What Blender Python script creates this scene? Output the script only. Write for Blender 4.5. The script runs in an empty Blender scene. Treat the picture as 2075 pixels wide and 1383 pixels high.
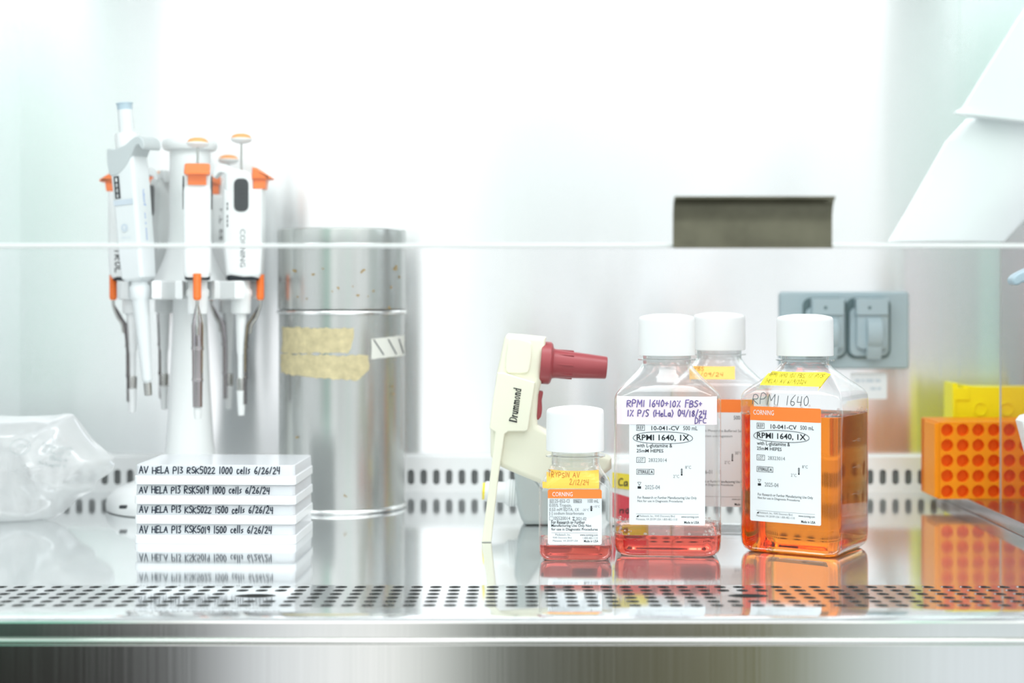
import bpy, bmesh, math, random
from mathutils import Vector, Matrix, noise
from mathutils.bvhtree import BVHTree

random.seed(7)
C = bpy.context.scene.collection
F = 3200.0            # focal length in pixels of the 2075 px wide frame
HY = 600.0            # horizon row
CX = 1037.5
H = 0.194             # lens height above the work surface

# ------------------------------------------------------------------ camera
scene = bpy.context.scene
cam = bpy.data.cameras.new('camera')
cam.sensor_width = 36.0
cam.lens = 36.0 * F / 2075.0
cam.shift_y = -(691.5 - HY) / 2075.0
cam.clip_start = 0.02
cam.dof.use_dof = True
cam.dof.focus_distance = 1.155
cam.dof.aperture_fstop = 5.0
cam_ob = bpy.data.objects.new('camera', cam)
cam_ob.location = (0, 0, H)
cam_ob.rotation_euler = (math.radians(90), 0, 0)
C.objects.link(cam_ob)
scene.camera = cam_ob

# ------------------------------------------------------------------ world: the lab around the cabinet
world = bpy.data.worlds.new('lab_room')
scene.world = world
world.use_nodes = True
WN = world.node_tree.nodes; WL = world.node_tree.links
WN.clear()
def wmath(op, a, b=None, clamp=False):
    n = WN.new('ShaderNodeMath'); n.operation = op; n.use_clamp = clamp
    for i, v in enumerate((a, b)):
        if v is None: continue
        if isinstance(v, (int, float)): n.inputs[i].default_value = v
        else: WL.new(v, n.inputs[i])
    return n.outputs[0]
def wramp(fac, stops):
    n = WN.new('ShaderNodeValToRGB'); WL.new(fac, n.inputs[0])
    e = n.color_ramp.elements
    while len(e) > 1: e.remove(e[0])
    e[0].position = stops[0][0]; e[0].color = (*stops[0][1], 1)
    for p, c in stops[1:]:
        k = e.new(p); k.color = (*c, 1)
    return n.outputs[0]
def wmix(fac, a, b):
    n = WN.new('ShaderNodeMix'); n.data_type = 'RGBA'; WL.new(fac, n.inputs[0])
    WL.new(a, n.inputs[6]); WL.new(b, n.inputs[7])
    return n.outputs[2]
tc = WN.new('ShaderNodeTexCoord'); sp = WN.new('ShaderNodeSeparateXYZ')
WL.new(tc.outputs['Generated'], sp.inputs[0])
wx, wy, wz = sp.outputs
t = wmath('DIVIDE', wx, wmath('MAXIMUM', wmath('MULTIPLY', wy, -1.0), 0.08))
tt = wmath('ADD', wmath('MULTIPLY', t, 1.0), 0.5, True)         # tan of azimuth, 0.5 = straight back from the cabinet
upper = wramp(wmath('ADD', wmath('MULTIPLY', wz, 0.5), 0.5),
              [(0.0, (.16, .16, .15)), (0.40, (.50, .51, .51)), (0.5, (.88, .90, .91)), (0.60, (1.15, 1.15, 1.15)), (0.75, (1.5, 1.5, 1.5)), (1.0, (2.0, 2.0, 2.0))])
# room tones by direction, set so the front panel mirrors dark, bright, olive, bright
lower = wramp(tt, [(0.0, (.015, .014, .012)), (0.22, (.02, .019, .017)), (0.29, (.06, .06, .06)), (0.345, (.75, .78, .82)), (0.42, (1.0, 1.0, 1.0)),
                   (0.455, (.55, .58, .56)), (0.49, (.10, .105, .09)), (0.55, (.085, .085, .06)), (0.62, (.13, .125, .08)), (0.665, (.15, .145, .07)), (0.71, (.45, .50, .47)), (0.77, (.75, .80, .85)), (1.0, (.7, .75, .8))])
low_f = wmath('MULTIPLY', wmath('SUBTRACT', -0.11, wz), 14.0, True)
low_f = wmath('MULTIPLY', low_f, wmath('GREATER_THAN', wmath('MULTIPLY', wy, -1.0), 0.3))
band = wramp(tt, [(0.0, (.50, .56, .53)), (0.175, (.12, .46, .32)), (0.200, (.16, .50, .36)), (0.215, (.60, .64, .63)), (0.240, (.58, .59, .58)), (0.262, (.80, .80, .80)), (0.285, (1.18, 1.18, 1.18)), (0.33, (1.08, 1.08, 1.08)), (0.37, (1.06, 1.06, 1.06)), (0.425, (1.05, 1.05, 1.05)),
                  (0.465, (.86, .88, .88)), (0.495, (.66, .70, .69)), (0.54, (.74, .76, .77)), (0.62, (.82, .83, .84)), (0.70, (.76, .76, .77)), (0.728, (.74, .74, .74)), (0.745, (1.05, 1.05, 1.05)), (0.779, (1.10, 1.10, 1.10)), (0.790, (.04, .50, .24)), (0.810, (.04, .50, .24)), (0.818, (.70, .74, .74)), (0.85, (.80, .82, .83)), (1.0, (.9, .9, .9))])  # azimuth tones shaped to brighten, grey and green the steel walls' reflections
mb_ = WN.new('ShaderNodeMix'); mb_.data_type = 'RGBA'; mb_.blend_type = 'MULTIPLY'; mb_.inputs[0].default_value = 1.0
WL.new(upper, mb_.inputs[6]); WL.new(band, mb_.inputs[7]); upper = mb_.outputs[2]
colr = wmix(low_f, upper, lower)
bg = WN.new('ShaderNodeBackground'); WL.new(colr, bg.inputs['Color']); bg.inputs['Strength'].default_value = 1.15
wo = WN.new('ShaderNodeOutputWorld'); WL.new(bg.outputs[0], wo.inputs[0])

# ------------------------------------------------------------------ cabinet lamp (fluorescent tube behind the top of the sash)
def area(name, loc, sx, sy, power, rot=(0, 0, 0), color=(1, 1, 1)):
    l = bpy.data.lights.new(name, 'AREA'); l.shape = 'RECTANGLE'; l.size = sx; l.size_y = sy; l.energy = power; l.color = color
    o = bpy.data.objects.new(name, l); o.location = loc; o.rotation_euler = rot; C.objects.link(o); return o
area('cabinet_lamp', (0.03, 1.10, 0.655), 0.92, 0.16, 2.9, (math.radians(-6), 0, 0), (0.96, 0.99, 1.0))

vs = scene.view_settings
vs.view_transform = 'Standard'; vs.look = 'None'; vs.gamma = 1.0; vs.use_curve_mapping = False
vs.exposure = 0.38
scene.cycles.transparent_max_bounces = 40
scene.cycles.max_bounces = 16
scene.cycles.transmission_bounces = 14

# ------------------------------------------------------------------ placing helpers
def W(px, py, Y):
    return Vector(((px - CX) / F * Y, Y, H - (py - HY) / F * Y))
def mm(*a): return tuple(v / 1000.0 for v in a)

# ------------------------------------------------------------------ materials
def new_mat(name):
    m = bpy.data.materials.new(name); m.use_nodes = True
    m.node_tree.nodes.clear()
    o = m.node_tree.nodes.new('ShaderNodeOutputMaterial')
    return m, m.node_tree.nodes, m.node_tree.links, o
def pbr(name, col, rough=0.5, metal=0.0, trans=0.0, ior=1.45, sss=0.0, coat=0.0, noise_amt=0.0, noise_scale=40.0, spec=0.5):
    m, n, l, o = new_mat(name)
    p = n.new('ShaderNodeBsdfPrincipled'); l.new(p.outputs[0], o.inputs[0])
    p.inputs['Base Color'].default_value = (*col, 1); p.inputs['Roughness'].default_value = rough
    p.inputs['Metallic'].default_value = metal; p.inputs['Transmission Weight'].default_value = trans
    p.inputs['IOR'].default_value = ior; p.inputs['Coat Weight'].default_value = coat
    p.inputs['Specular IOR Level'].default_value = spec
    if sss:
        p.inputs['Subsurface Weight'].default_value = sss
        p.inputs['Subsurface Radius'].default_value = (.004, .004, .004)
    if noise_amt:
        tx = n.new('ShaderNodeTexCoord'); nz = n.new('ShaderNodeTexNoise'); nz.inputs['Scale'].default_value = noise_scale
        nz.inputs['Detail'].default_value = 4
        l.new(tx.outputs['Object'], nz.inputs['Vector'])
        mx = n.new('ShaderNodeMix'); mx.data_type = 'RGBA'
        l.new(nz.outputs['Fac'], mx.inputs[0])
        mx.inputs[6].default_value = (*[c * (1 - noise_amt) for c in col], 1)
        mx.inputs[7].default_value = (*[min(1, c * (1 + noise_amt)) for c in col], 1)
        l.new(mx.outputs[2], p.inputs['Base Color'])
    return m
def steel(name, col, rough, stretch, aniso=0.0, diffuse=0.0, dcol=(.8, .8, .8), bump=0.02, rvar=0.05):
    """brushed stainless: stretched grain drives roughness and a faint bump, a thin diffuse film on top"""
    m, n, l, o = new_mat(name)
    p = n.new('ShaderNodeBsdfPrincipled')
    p.inputs['Base Color'].default_value = (*col, 1); p.inputs['Metallic'].default_value = 1.0
    tx = n.new('ShaderNodeTexCoord'); mp = n.new('ShaderNodeMapping'); mp.inputs['Scale'].default_value = stretch
    nz = n.new('ShaderNodeTexNoise'); nz.inputs['Scale'].default_value = 1.0; nz.inputs['Detail'].default_value = 3
    l.new(tx.outputs['Object'], mp.inputs[0]); l.new(mp.outputs[0], nz.inputs['Vector'])
    mr = n.new('ShaderNodeMapRange'); mr.inputs['To Min'].default_value = rough - rvar; mr.inputs['To Max'].default_value = rough + rvar
    l.new(nz.outputs['Fac'], mr.inputs[0]); l.new(mr.outputs[0], p.inputs['Roughness'])
    if aniso:
        p.inputs['Anisotropic'].default_value = aniso
        tg = n.new('ShaderNodeTangent'); tg.direction_type = 'UV_MAP'; tg.uv_map = 'UVMap'
        l.new(tg.outputs[0], p.inputs['Tangent'])
    if bump:
        b = n.new('ShaderNodeBump'); b.inputs['Strength'].default_value = bump; b.inputs['Distance'].default_value = 0.0005
        l.new(nz.outputs['Fac'], b.inputs['Height']); l.new(b.outputs[0], p.inputs['Normal'])
    if diffuse:
        d = n.new('ShaderNodeBsdfDiffuse'); d.inputs[0].default_value = (*dcol, 1)
        mx = n.new('ShaderNodeMixShader'); mx.inputs[0].default_value = diffuse
        l.new(p.outputs[0], mx.inputs[1]); l.new(d.outputs[0], mx.inputs[2]); l.new(mx.outputs[0], o.inputs[0])
    else:
        l.new(p.outputs[0], o.inputs[0])
    return m
def clear(name, tint=(1, 1, 1), gloss=0.9, blend=0.35, haze=0.04, hcol=(.9, .92, .95), rough=0.03, base=0.04):
    """thin clear plastic or glass: straight through, a Fresnel-like gloss, a little haze"""
    m, n, l, o = new_mat(name)
    tr = n.new('ShaderNodeBsdfTransparent'); tr.inputs[0].default_value = (*tint, 1)
    gl = n.new('ShaderNodeBsdfGlossy'); gl.inputs[0].default_value = (1, 1, 1, 1); gl.inputs['Roughness'].default_value = rough
    ge = n.new('ShaderNodeNewGeometry'); dt = n.new('ShaderNodeVectorMath'); dt.operation = 'DOT_PRODUCT'
    l.new(ge.outputs['Normal'], dt.inputs[0]); l.new(ge.outputs['Incoming'], dt.inputs[1])
    ab = n.new('ShaderNodeMath'); ab.operation = 'ABSOLUTE'; l.new(dt.outputs['Value'], ab.inputs[0])
    iv = n.new('ShaderNodeMath'); iv.operation = 'SUBTRACT'; iv.inputs[0].default_value = 1.0; iv.use_clamp = True; l.new(ab.outputs[0], iv.inputs[1])
    pw = n.new('ShaderNodeMath'); pw.operation = 'POWER'; pw.inputs[1].default_value = 5.0 - 6.0 * blend; l.new(iv.outputs[0], pw.inputs[0])
    mr = n.new('ShaderNodeMapRange'); mr.inputs['To Min'].default_value = base; mr.inputs['To Max'].default_value = gloss
    l.new(pw.outputs[0], mr.inputs[0])
    df = n.new('ShaderNodeBsdfTranslucent'); df.inputs[0].default_value = (*hcol, 1)
    d2 = n.new('ShaderNodeBsdfDiffuse'); d2.inputs[0].default_value = (*hcol, 1)
    ad = n.new('ShaderNodeMixShader'); ad.inputs[0].default_value = 0.5
    l.new(df.outputs[0], ad.inputs[1]); l.new(d2.outputs[0], ad.inputs[2])
    m1 = n.new('ShaderNodeMixShader'); m1.inputs[0].default_value = haze
    l.new(tr.outputs[0], m1.inputs[1]); l.new(ad.outputs[0], m1.inputs[2])
    m2 = n.new('ShaderNodeMixShader'); l.new(mr.outputs[0], m2.inputs[0])
    l.new(m1.outputs[0], m2.inputs[1]); l.new(gl.outputs[0], m2.inputs[2]); l.new(m2.outputs[0], o.inputs[0])
    return m
def liquid(name, col, density):
    m, n, l, o = new_mat(name)
    p = n.new('ShaderNodeBsdfPrincipled'); p.inputs['Base Color'].default_value = (1, 1, 1, 1)
    p.inputs['Transmission Weight'].default_value = 1; p.inputs['IOR'].default_value = 1.33; p.inputs['Roughness'].default_value = 0.0
    v = n.new('ShaderNodeVolumeAbsorption'); v.inputs[0].default_value = (*col, 1); v.inputs[1].default_value = density
    l.new(p.outputs[0], o.inputs[0]); l.new(v.outputs[0], o.inputs['Volume'])
    return m

M = {}
M['wall'] = steel('brushed_steel_wall', (.90, .91, .92), 0.20, (900, 900, 6), 0.97, 0.11, (.88, .90, .91), 0.0, 0.04)
M['side'] = steel('brushed_steel_side', (.86, .88, .89), 0.13, (900, 900, 6), 0.0, 0.10, (.82, .84, .85), 0.0, 0.03)
M['floor'] = steel('polished_steel_floor', (.84, .86, .87), 0.075, (5, 800, 800), 0.0, 0.09, (.82, .84, .85), 0.0, 0.03)
M['tray'] = steel('dark_steel_tray', (.46, .42, .44), 0.16, (6, 600, 600), 0.0, 0.06, (.4, .36, .38), 0.0)
M['strip'] = steel('satin_steel_strip', (.93, .94, .94), 0.32, (6, 600, 600), 0.0, 0.70, (.95, .96, .96), 0.0)
M['front'] = steel('brushed_steel_front', (.64, .65, .63), 0.11, (900, 900, 5), 0.0, 0.0, (.7, .7, .7), 0.0)
M['slot_shade'] = pbr('slot_shade_grey', (.46, .48, .48), 0.5)
M['pan'] = pbr('grey_duct', (.09, .095, .095), 0.5, 0.3)
M['alu'] = steel('dull_aluminium', (.60, .615, .60), 0.24, (260, 260, 5), 0.0, 0.22, (.45, .47, .46), 0.0, 0.03)
M['alu_rim'] = pbr('bright_rim', (.85, .85, .84), 0.18, 1.0)
M['chrome'] = pbr('chrome', (.42, .39, .40), 0.10, 1.0)  # darkened: the dim room it would mirror is put into the colour
M['rod'] = pbr('steel_rod', (.52, .52, .50), 0.2, 1.0)
M['white'] = pbr('white_plastic', (.88, .90, .90), 0.35)
M['white_tip'] = pbr('white_tip', (.90, .92, .92), 0.3, sss=0.3)
M['cap'] = pbr('white_cap', (.90, .91, .92), 0.45, sss=0.2)
M['capedge'] = pbr('cap_band', (.86, .87, .87), 0.45)
M['greywhite'] = pbr('grey_white_plastic', (.80, .84, .85), 0.4)
M['grey'] = pbr('grey_plastic', (.50, .55, .55), 0.4)
M['bluegrey'] = pbr('blue_grey_plastic', (.45, .58, .66), 0.4)
M['hook_grey'] = pbr('light_grey_plastic', (.55, .60, .61), 0.4)
M['palegrey'] = pbr('pale_grey_band', (.62, .70, .78), 0.4)
M['black'] = pbr('black_rubber', (.018, .024, .03), 0.35)
M['orange'] = pbr('orange_plastic', (1.0, .22, .035), 0.35, sss=0.15)
M['orange_cap'] = pbr('pale_orange_plastic', (1.0, .42, .13), 0.4)
M['cream'] = pbr('cream_plastic', (.86, .85, .70), 0.38)
M['maroon'] = pbr('dusty_red_plastic', (.36, .065, .075), 0.38)
M['outlet'] = pbr('blue_grey_cover', (.42, .52, .56), 0.42)
M['outlet_dark'] = pbr('gasket', (.12, .18, .19), 0.6)
M['olive'] = pbr('worn_bronze_metal', (.16, .155, .11), 0.36, 0.75, noise_amt=0.35, noise_scale=70)
M['ink'] = pbr('black_ink', (.012, .014, .018), 0.6)
M['ink_grey'] = pbr('grey_ink', (.20, .21, .22), 0.6)
M['ink_marker'] = pbr('blue_black_marker', (.012, .022, .045), 0.5)
M['ink_violet'] = pbr('violet_marker', (.19, .14, .40), 0.6)
M['ink_soft'] = pbr('faint_marker', (.13, .145, .155), 0.6)
M['ink_brown'] = pbr('brown_pen', (.42, .16, .02), 0.6)
M['ink_olive'] = pbr('pen_on_yellow', (.30, .27, .03), 0.6)
M['ink_blue'] = pbr('blue_print', (.16, .32, .70), 0.6)
M['paper'] = pbr('white_label', (.86, .89, .93), 0.5)
M['label_orange'] = pbr('orange_label_band', (1.0, .24, .04), 0.5)
M['tape_yellow'] = pbr('yellow_tape', (.98, .80, .05), 0.55)
M['tape_orange'] = pbr('amber_tape', (.98, .52, .07), 0.4)
M['tape_peach'] = pbr('amber_tape_pale', (.98, .58, .14), 0.5)
M['tape_pink'] = pbr('pale_pink_tape', (.96, .84, .885), 0.5)
M['tape_red'] = pbr('red_tape', (.75, .05, .08), 0.5)
M['tape_old'] = pbr('yellowed_tape', (.60, .52, .31), 0.55, noise_amt=0.38, noise_scale=160)
M['tape_white'] = pbr('white_tape', (.78, .78, .72), 0.6)
M['rust'] = pbr('rust_spot', (.38, .26, .10), 0.7)
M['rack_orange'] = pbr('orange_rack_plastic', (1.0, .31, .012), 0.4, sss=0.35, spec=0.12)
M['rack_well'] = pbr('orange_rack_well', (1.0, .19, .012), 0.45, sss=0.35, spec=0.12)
M['rack_yellow'] = pbr('yellow_rack_plastic', (.98, .88, .003), 0.4, sss=0.2)
M['plate_base'] = pbr('white_polystyrene', (.90, .92, .95), 0.22, sss=0.2)
M['plate_lid'] = clear('frosted_lid', (.97, .985, 1), 0.6, 0.3, 0.84, (.96, .97, .99), 0.1)
M['pet'] = clear('clear_bottle_plastic', (.982, .988, .988), 0.88, 0.45, 0.014, (.9, .92, .94), 0.03, 0.008)
M['pet_neck'] = clear('clear_neck_plastic', (.90, .92, .92), 0.95, 0.55, 0.08, (.9, .92, .92), 0.05, 0.06)
M['sash'] = clear('sash_glass', (.985, .995, .99), 0.5, 0.12, 0.018, (.95, .97, .97), 0.02, 0.010)  # faint diffuse haze stands in for room glare on the glass
M['sash_edge'] = pbr('ground_glass_edge', (.93, .97, .96), 0.5, sss=0.3)
M['acrylic'] = clear('clear_acrylic', (.97, .91, .93), 0.4, 0.10, 0.012, (.90, .82, .86), 0.02, 0.008)
M['acrylic_edge'] = pbr('acrylic_edge', (.42, .44, .42), 0.3)
M['bag'] = clear('thin_plastic_film', (.97, .985, .985), 0.65, 0.30, 0.60, (.98, .99, .99), 0.15, 0.05)
M['glare_white'] = pbr('painted_glare', (.93, .95, .97), 0.8)
M['amber'] = liquid('amber_medium', (.998, .69, .02), 50.0)
M['redliq'] = liquid('red_medium', (.99, .25, .09), 36.0)
M['redliq2'] = liquid('red_trypsin', (.99, .15, .05), 44.0)
M['foam'] = clear('foam', (1, 1, 1), 0.6, 0.4, 0.30, (1, .95, .93), 0.05)

# ------------------------------------------------------------------ mesh builder
def weighted_normals(me, ang):
    """smooth shading in which broad flat faces keep their own normal next to narrow rounded edges"""
    me.polygons.foreach_set('use_smooth', [True] * len(me.polygons))
    me.set_sharp_from_angle(angle=math.radians(ang))
    ca = math.cos(math.radians(ang)); by_v = [[] for _ in me.vertices]
    pn = [p.normal.copy() for p in me.polygons]; pa = [p.area for p in me.polygons]
    for p in me.polygons:
        for v in p.vertices: by_v[v].append(p.index)
    out = [None] * len(me.loops)
    for p in me.polygons:
        n0 = pn[p.index]
        for li in p.loop_indices:
            n = Vector((0, 0, 0))
            for q in by_v[me.loops[li].vertex_index]:
                if pn[q].dot(n0) >= ca: n += pn[q] * pa[q]
            out[li] = n.normalized() if n.length > 1e-20 else n0
    me.normals_split_custom_set(out)
class MB:
    def __init__(s): s.v = []; s.f = []; s.m = []
    def add(s, vs_, fs, mat=0):
        o = len(s.v); s.v += [Vector(v) for v in vs_]
        for f in fs: s.f.append([i + o for i in f]); s.m.append(mat)
        return s
    def add_bm(s, bm, mat=0, mx=None):
        bm.verts.index_update()
        vs_ = [(mx @ v.co if mx else v.co.copy()) for v in bm.verts]
        s.add(vs_, [[v.index for v in f.verts] for f in bm.faces], mat); bm.free(); return s
    def box(s, x0, x1, y0, y1, z0, z1, bev=0.0, mat=0, seg=2, mx=None):
        bm = bmesh.new(); bmesh.ops.create_cube(bm, size=1)
        for v in bm.verts:
            v.co = Vector(((x0 + x1) / 2 + v.co.x * (x1 - x0), (y0 + y1) / 2 + v.co.y * (y1 - y0), (z0 + z1) / 2 + v.co.z * (z1 - z0)))
        if bev: bmesh.ops.bevel(bm, geom=bm.edges[:], offset=bev, segments=seg, affect='EDGES', profile=0.5)
        return s.add_bm(bm, mat, mx)
    def lathe(s, prof, seg=48, mat=0, mx=None, a0=0.0, a1=2 * math.pi):
        full = abs(a1 - a0 - 2 * math.pi) < 1e-6
        n = seg if full else seg + 1; vs_ = []; fs = []
        for r, z in prof:
            for i in range(n):
                a = a0 + (a1 - a0) * i / seg
                p = Vector((r * math.cos(a), r * math.sin(a), z)); vs_.append(mx @ p if mx else p)
        for j in range(len(prof) - 1):
            for i in range(seg):
                k = (i + 1) % n
                fs.append([j * n + i, j * n + k, (j + 1) * n + k, (j + 1) * n + i])
        if full:
            if prof[0][0] > 1e-6: fs.append(list(range(n))[::-1])
            if prof[-1][0] > 1e-6: fs.append([(len(prof) - 1) * n + i for i in range(n)])
        return s.add(vs_, fs, mat)
    def tube(s, path, r, seg=12, mat=0, cap=True):
        path = [Vector(p) for p in path]; rs = r if isinstance(r, (list, tuple)) else [r] * len(path)
        rings = []; up = Vector((0, 0, 1)); prev = None
        for i, p in enumerate(path):
            d = (path[min(i + 1, len(path) - 1)] - path[max(i - 1, 0)]).normalized()
            if prev is None:
                a = d.cross(up);  a = a if a.length > 1e-3 else d.cross(Vector((1, 0, 0)))
            else: a = prev - d * prev.dot(d)
            a.normalize(); prev = a; b = d.cross(a)
            rings.append([p + (a * math.cos(2 * math.pi * k / seg) + b * math.sin(2 * math.pi * k / seg)) * rs[i] for k in range(seg)])
        return s.loft(rings, mat, cap)
    def loft(s, rings, mat=0, cap=True):
        n = len(rings[0]); vs_ = [p for r in rings for p in r]; fs = []
        for j in range(len(rings) - 1):
            for i in range(n):
                k = (i + 1) % n; fs.append([j * n + i, j * n + k, (j + 1) * n + k, (j + 1) * n + i])
        if cap: fs.append(list(range(n))[::-1]); fs.append([(len(rings) - 1) * n + i for i in range(n)])
        return s.add(vs_, fs, mat)
    def prism(s, outline, y0, y1, bev=0.0, mat=0, mx=None, seg=3):
        """outline in (x, z), pulled along y, outline edges rounded"""
        bm = bmesh.new()
        a = [bm.verts.new((x, y0, z)) for x, z in outline]; b = [bm.verts.new((x, y1, z)) for x, z in outline]
        n = len(outline); fa = bm.faces.new(a); fb = bm.faces.new(b[::-1])
        for i in range(n): bm.faces.new((a[i], b[i], b[(i + 1) % n], a[(i + 1) % n]))
        bmesh.ops.recalc_face_normals(bm, faces=bm.faces[:])
        if bev: bmesh.ops.bevel(bm, geom=list(set(fa.edges[:] + fb.edges[:])), offset=bev, segments=seg, affect='EDGES', profile=0.5)
        return s.add_bm(bm, mat, mx)
    def xf(s, mx):
        s.v = [mx @ v for v in s.v]; return s
    def build(s, name, mats, parent=None, smooth=True, ang=40, fix=True, loc=None):
        me = bpy.data.meshes.new(name); me.from_pydata([tuple(v) for v in s.v], [], s.f)
        for m in (mats if isinstance(mats, (list, tuple)) else [mats]): me.materials.append(M[m] if isinstance(m, str) else m)
        for p, i in zip(me.polygons, s.m): p.material_index = i
        if fix:
            bm = bmesh.new(); bm.from_mesh(me); bmesh.ops.recalc_face_normals(bm, faces=bm.faces[:]); bm.to_mesh(me); bm.free()
        if smooth:
            weighted_normals(me, ang)
        me.update()
        o = bpy.data.objects.new(name, me); C.objects.link(o)
        if parent: o.parent = parent
        if loc: o.location = loc
        return o
def uvmap(o, fx, fy):
    uv = o.data.uv_layers.new(name='UVMap')
    for l in o.data.loops:
        p = o.data.vertices[l.vertex_index].co; uv.data[l.index].uv = (fx(p), fy(p))

def thing(name, label, cat, loc=(0, 0, 0), rz=0.0, group=None):
    o = bpy.data.objects.new(name, None); o.empty_display_size = 0.02; C.objects.link(o)
    o.location = loc; o.rotation_euler = (0, 0, rz); o['label'] = label; o['category'] = cat
    if group: o['group'] = group
    return o
def struct(o): o['kind'] = 'structure'; return o
def copy_tree(o, parent=None):
    c = o.copy(); C.objects.link(c); c.parent = parent
    for ch in [x for x in list(bpy.data.objects) if x.parent == o]: copy_tree(ch, c)
    return c
def rrect(x0, z0, x1, z1, r, n=5):
    pts = []
    for cx_, cz_, a in ((x1 - r, z1 - r, 0), (x0 + r, z1 - r, 90), (x0 + r, z0 + r, 180), (x1 - r, z0 + r, 270)):
        for i in range(n + 1):
            q = math.radians(a + 90 * i / n); pts.append((cx_ + r * math.cos(q), cz_ + r * math.sin(q)))
    return pts
def smooth_pts(pts, n=4, closed=True):
    out = []; N = len(pts)
    for i in range(N if closed else N - 1):
        g_ = lambda k: Vector(pts[k % N]) if closed else Vector(pts[max(0, min(N - 1, k))])
        p0, p1, p2, p3 = g_(i - 1), g_(i), g_(i + 1), g_(i + 2)
        for k in range(n):
            t_ = k / n
            out.append(tuple(0.5 * ((2 * p1) + (p2 - p0) * t_ + (2 * p0 - 5 * p1 + 4 * p2 - p3) * t_ ** 2 + (3 * p1 - p0 - 3 * p2 + p3) * t_ ** 3)))
    if not closed: out.append(tuple(pts[-1]))
    return out

# ------------------------------------------------------------------ writing
_tc = {}
def text_geo(s, bold=0.0):
    k = (s, bold)
    if k in _tc: return _tc[k]
    cu = bpy.data.curves.new('t', 'FONT'); cu.body = s; cu.resolution_u = 2; cu.offset = bold
    ob = bpy.data.objects.new('t', cu); C.objects.link(ob)
    dg = bpy.context.evaluated_depsgraph_get(); dg.update()
    me = bpy.data.meshes.new_from_object(ob.evaluated_get(dg))
    vs_ = [(v.co.x, v.co.y) for v in me.vertices]; fs = [list(p.vertices) for p in me.polygons]
    bpy.data.objects.remove(ob); bpy.data.curves.remove(cu); bpy.data.meshes.remove(me)
    x0 = min(v[0] for v in vs_); x1 = max(v[0] for v in vs_); y0 = min(v[1] for v in vs_); y1 = max(v[1] for v in vs_)
    r = ([((x - x0) / (x1 - x0), (y - y0) / (y1 - y0)) for x, y in vs_], fs); _tc[k] = r
    return r
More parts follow.
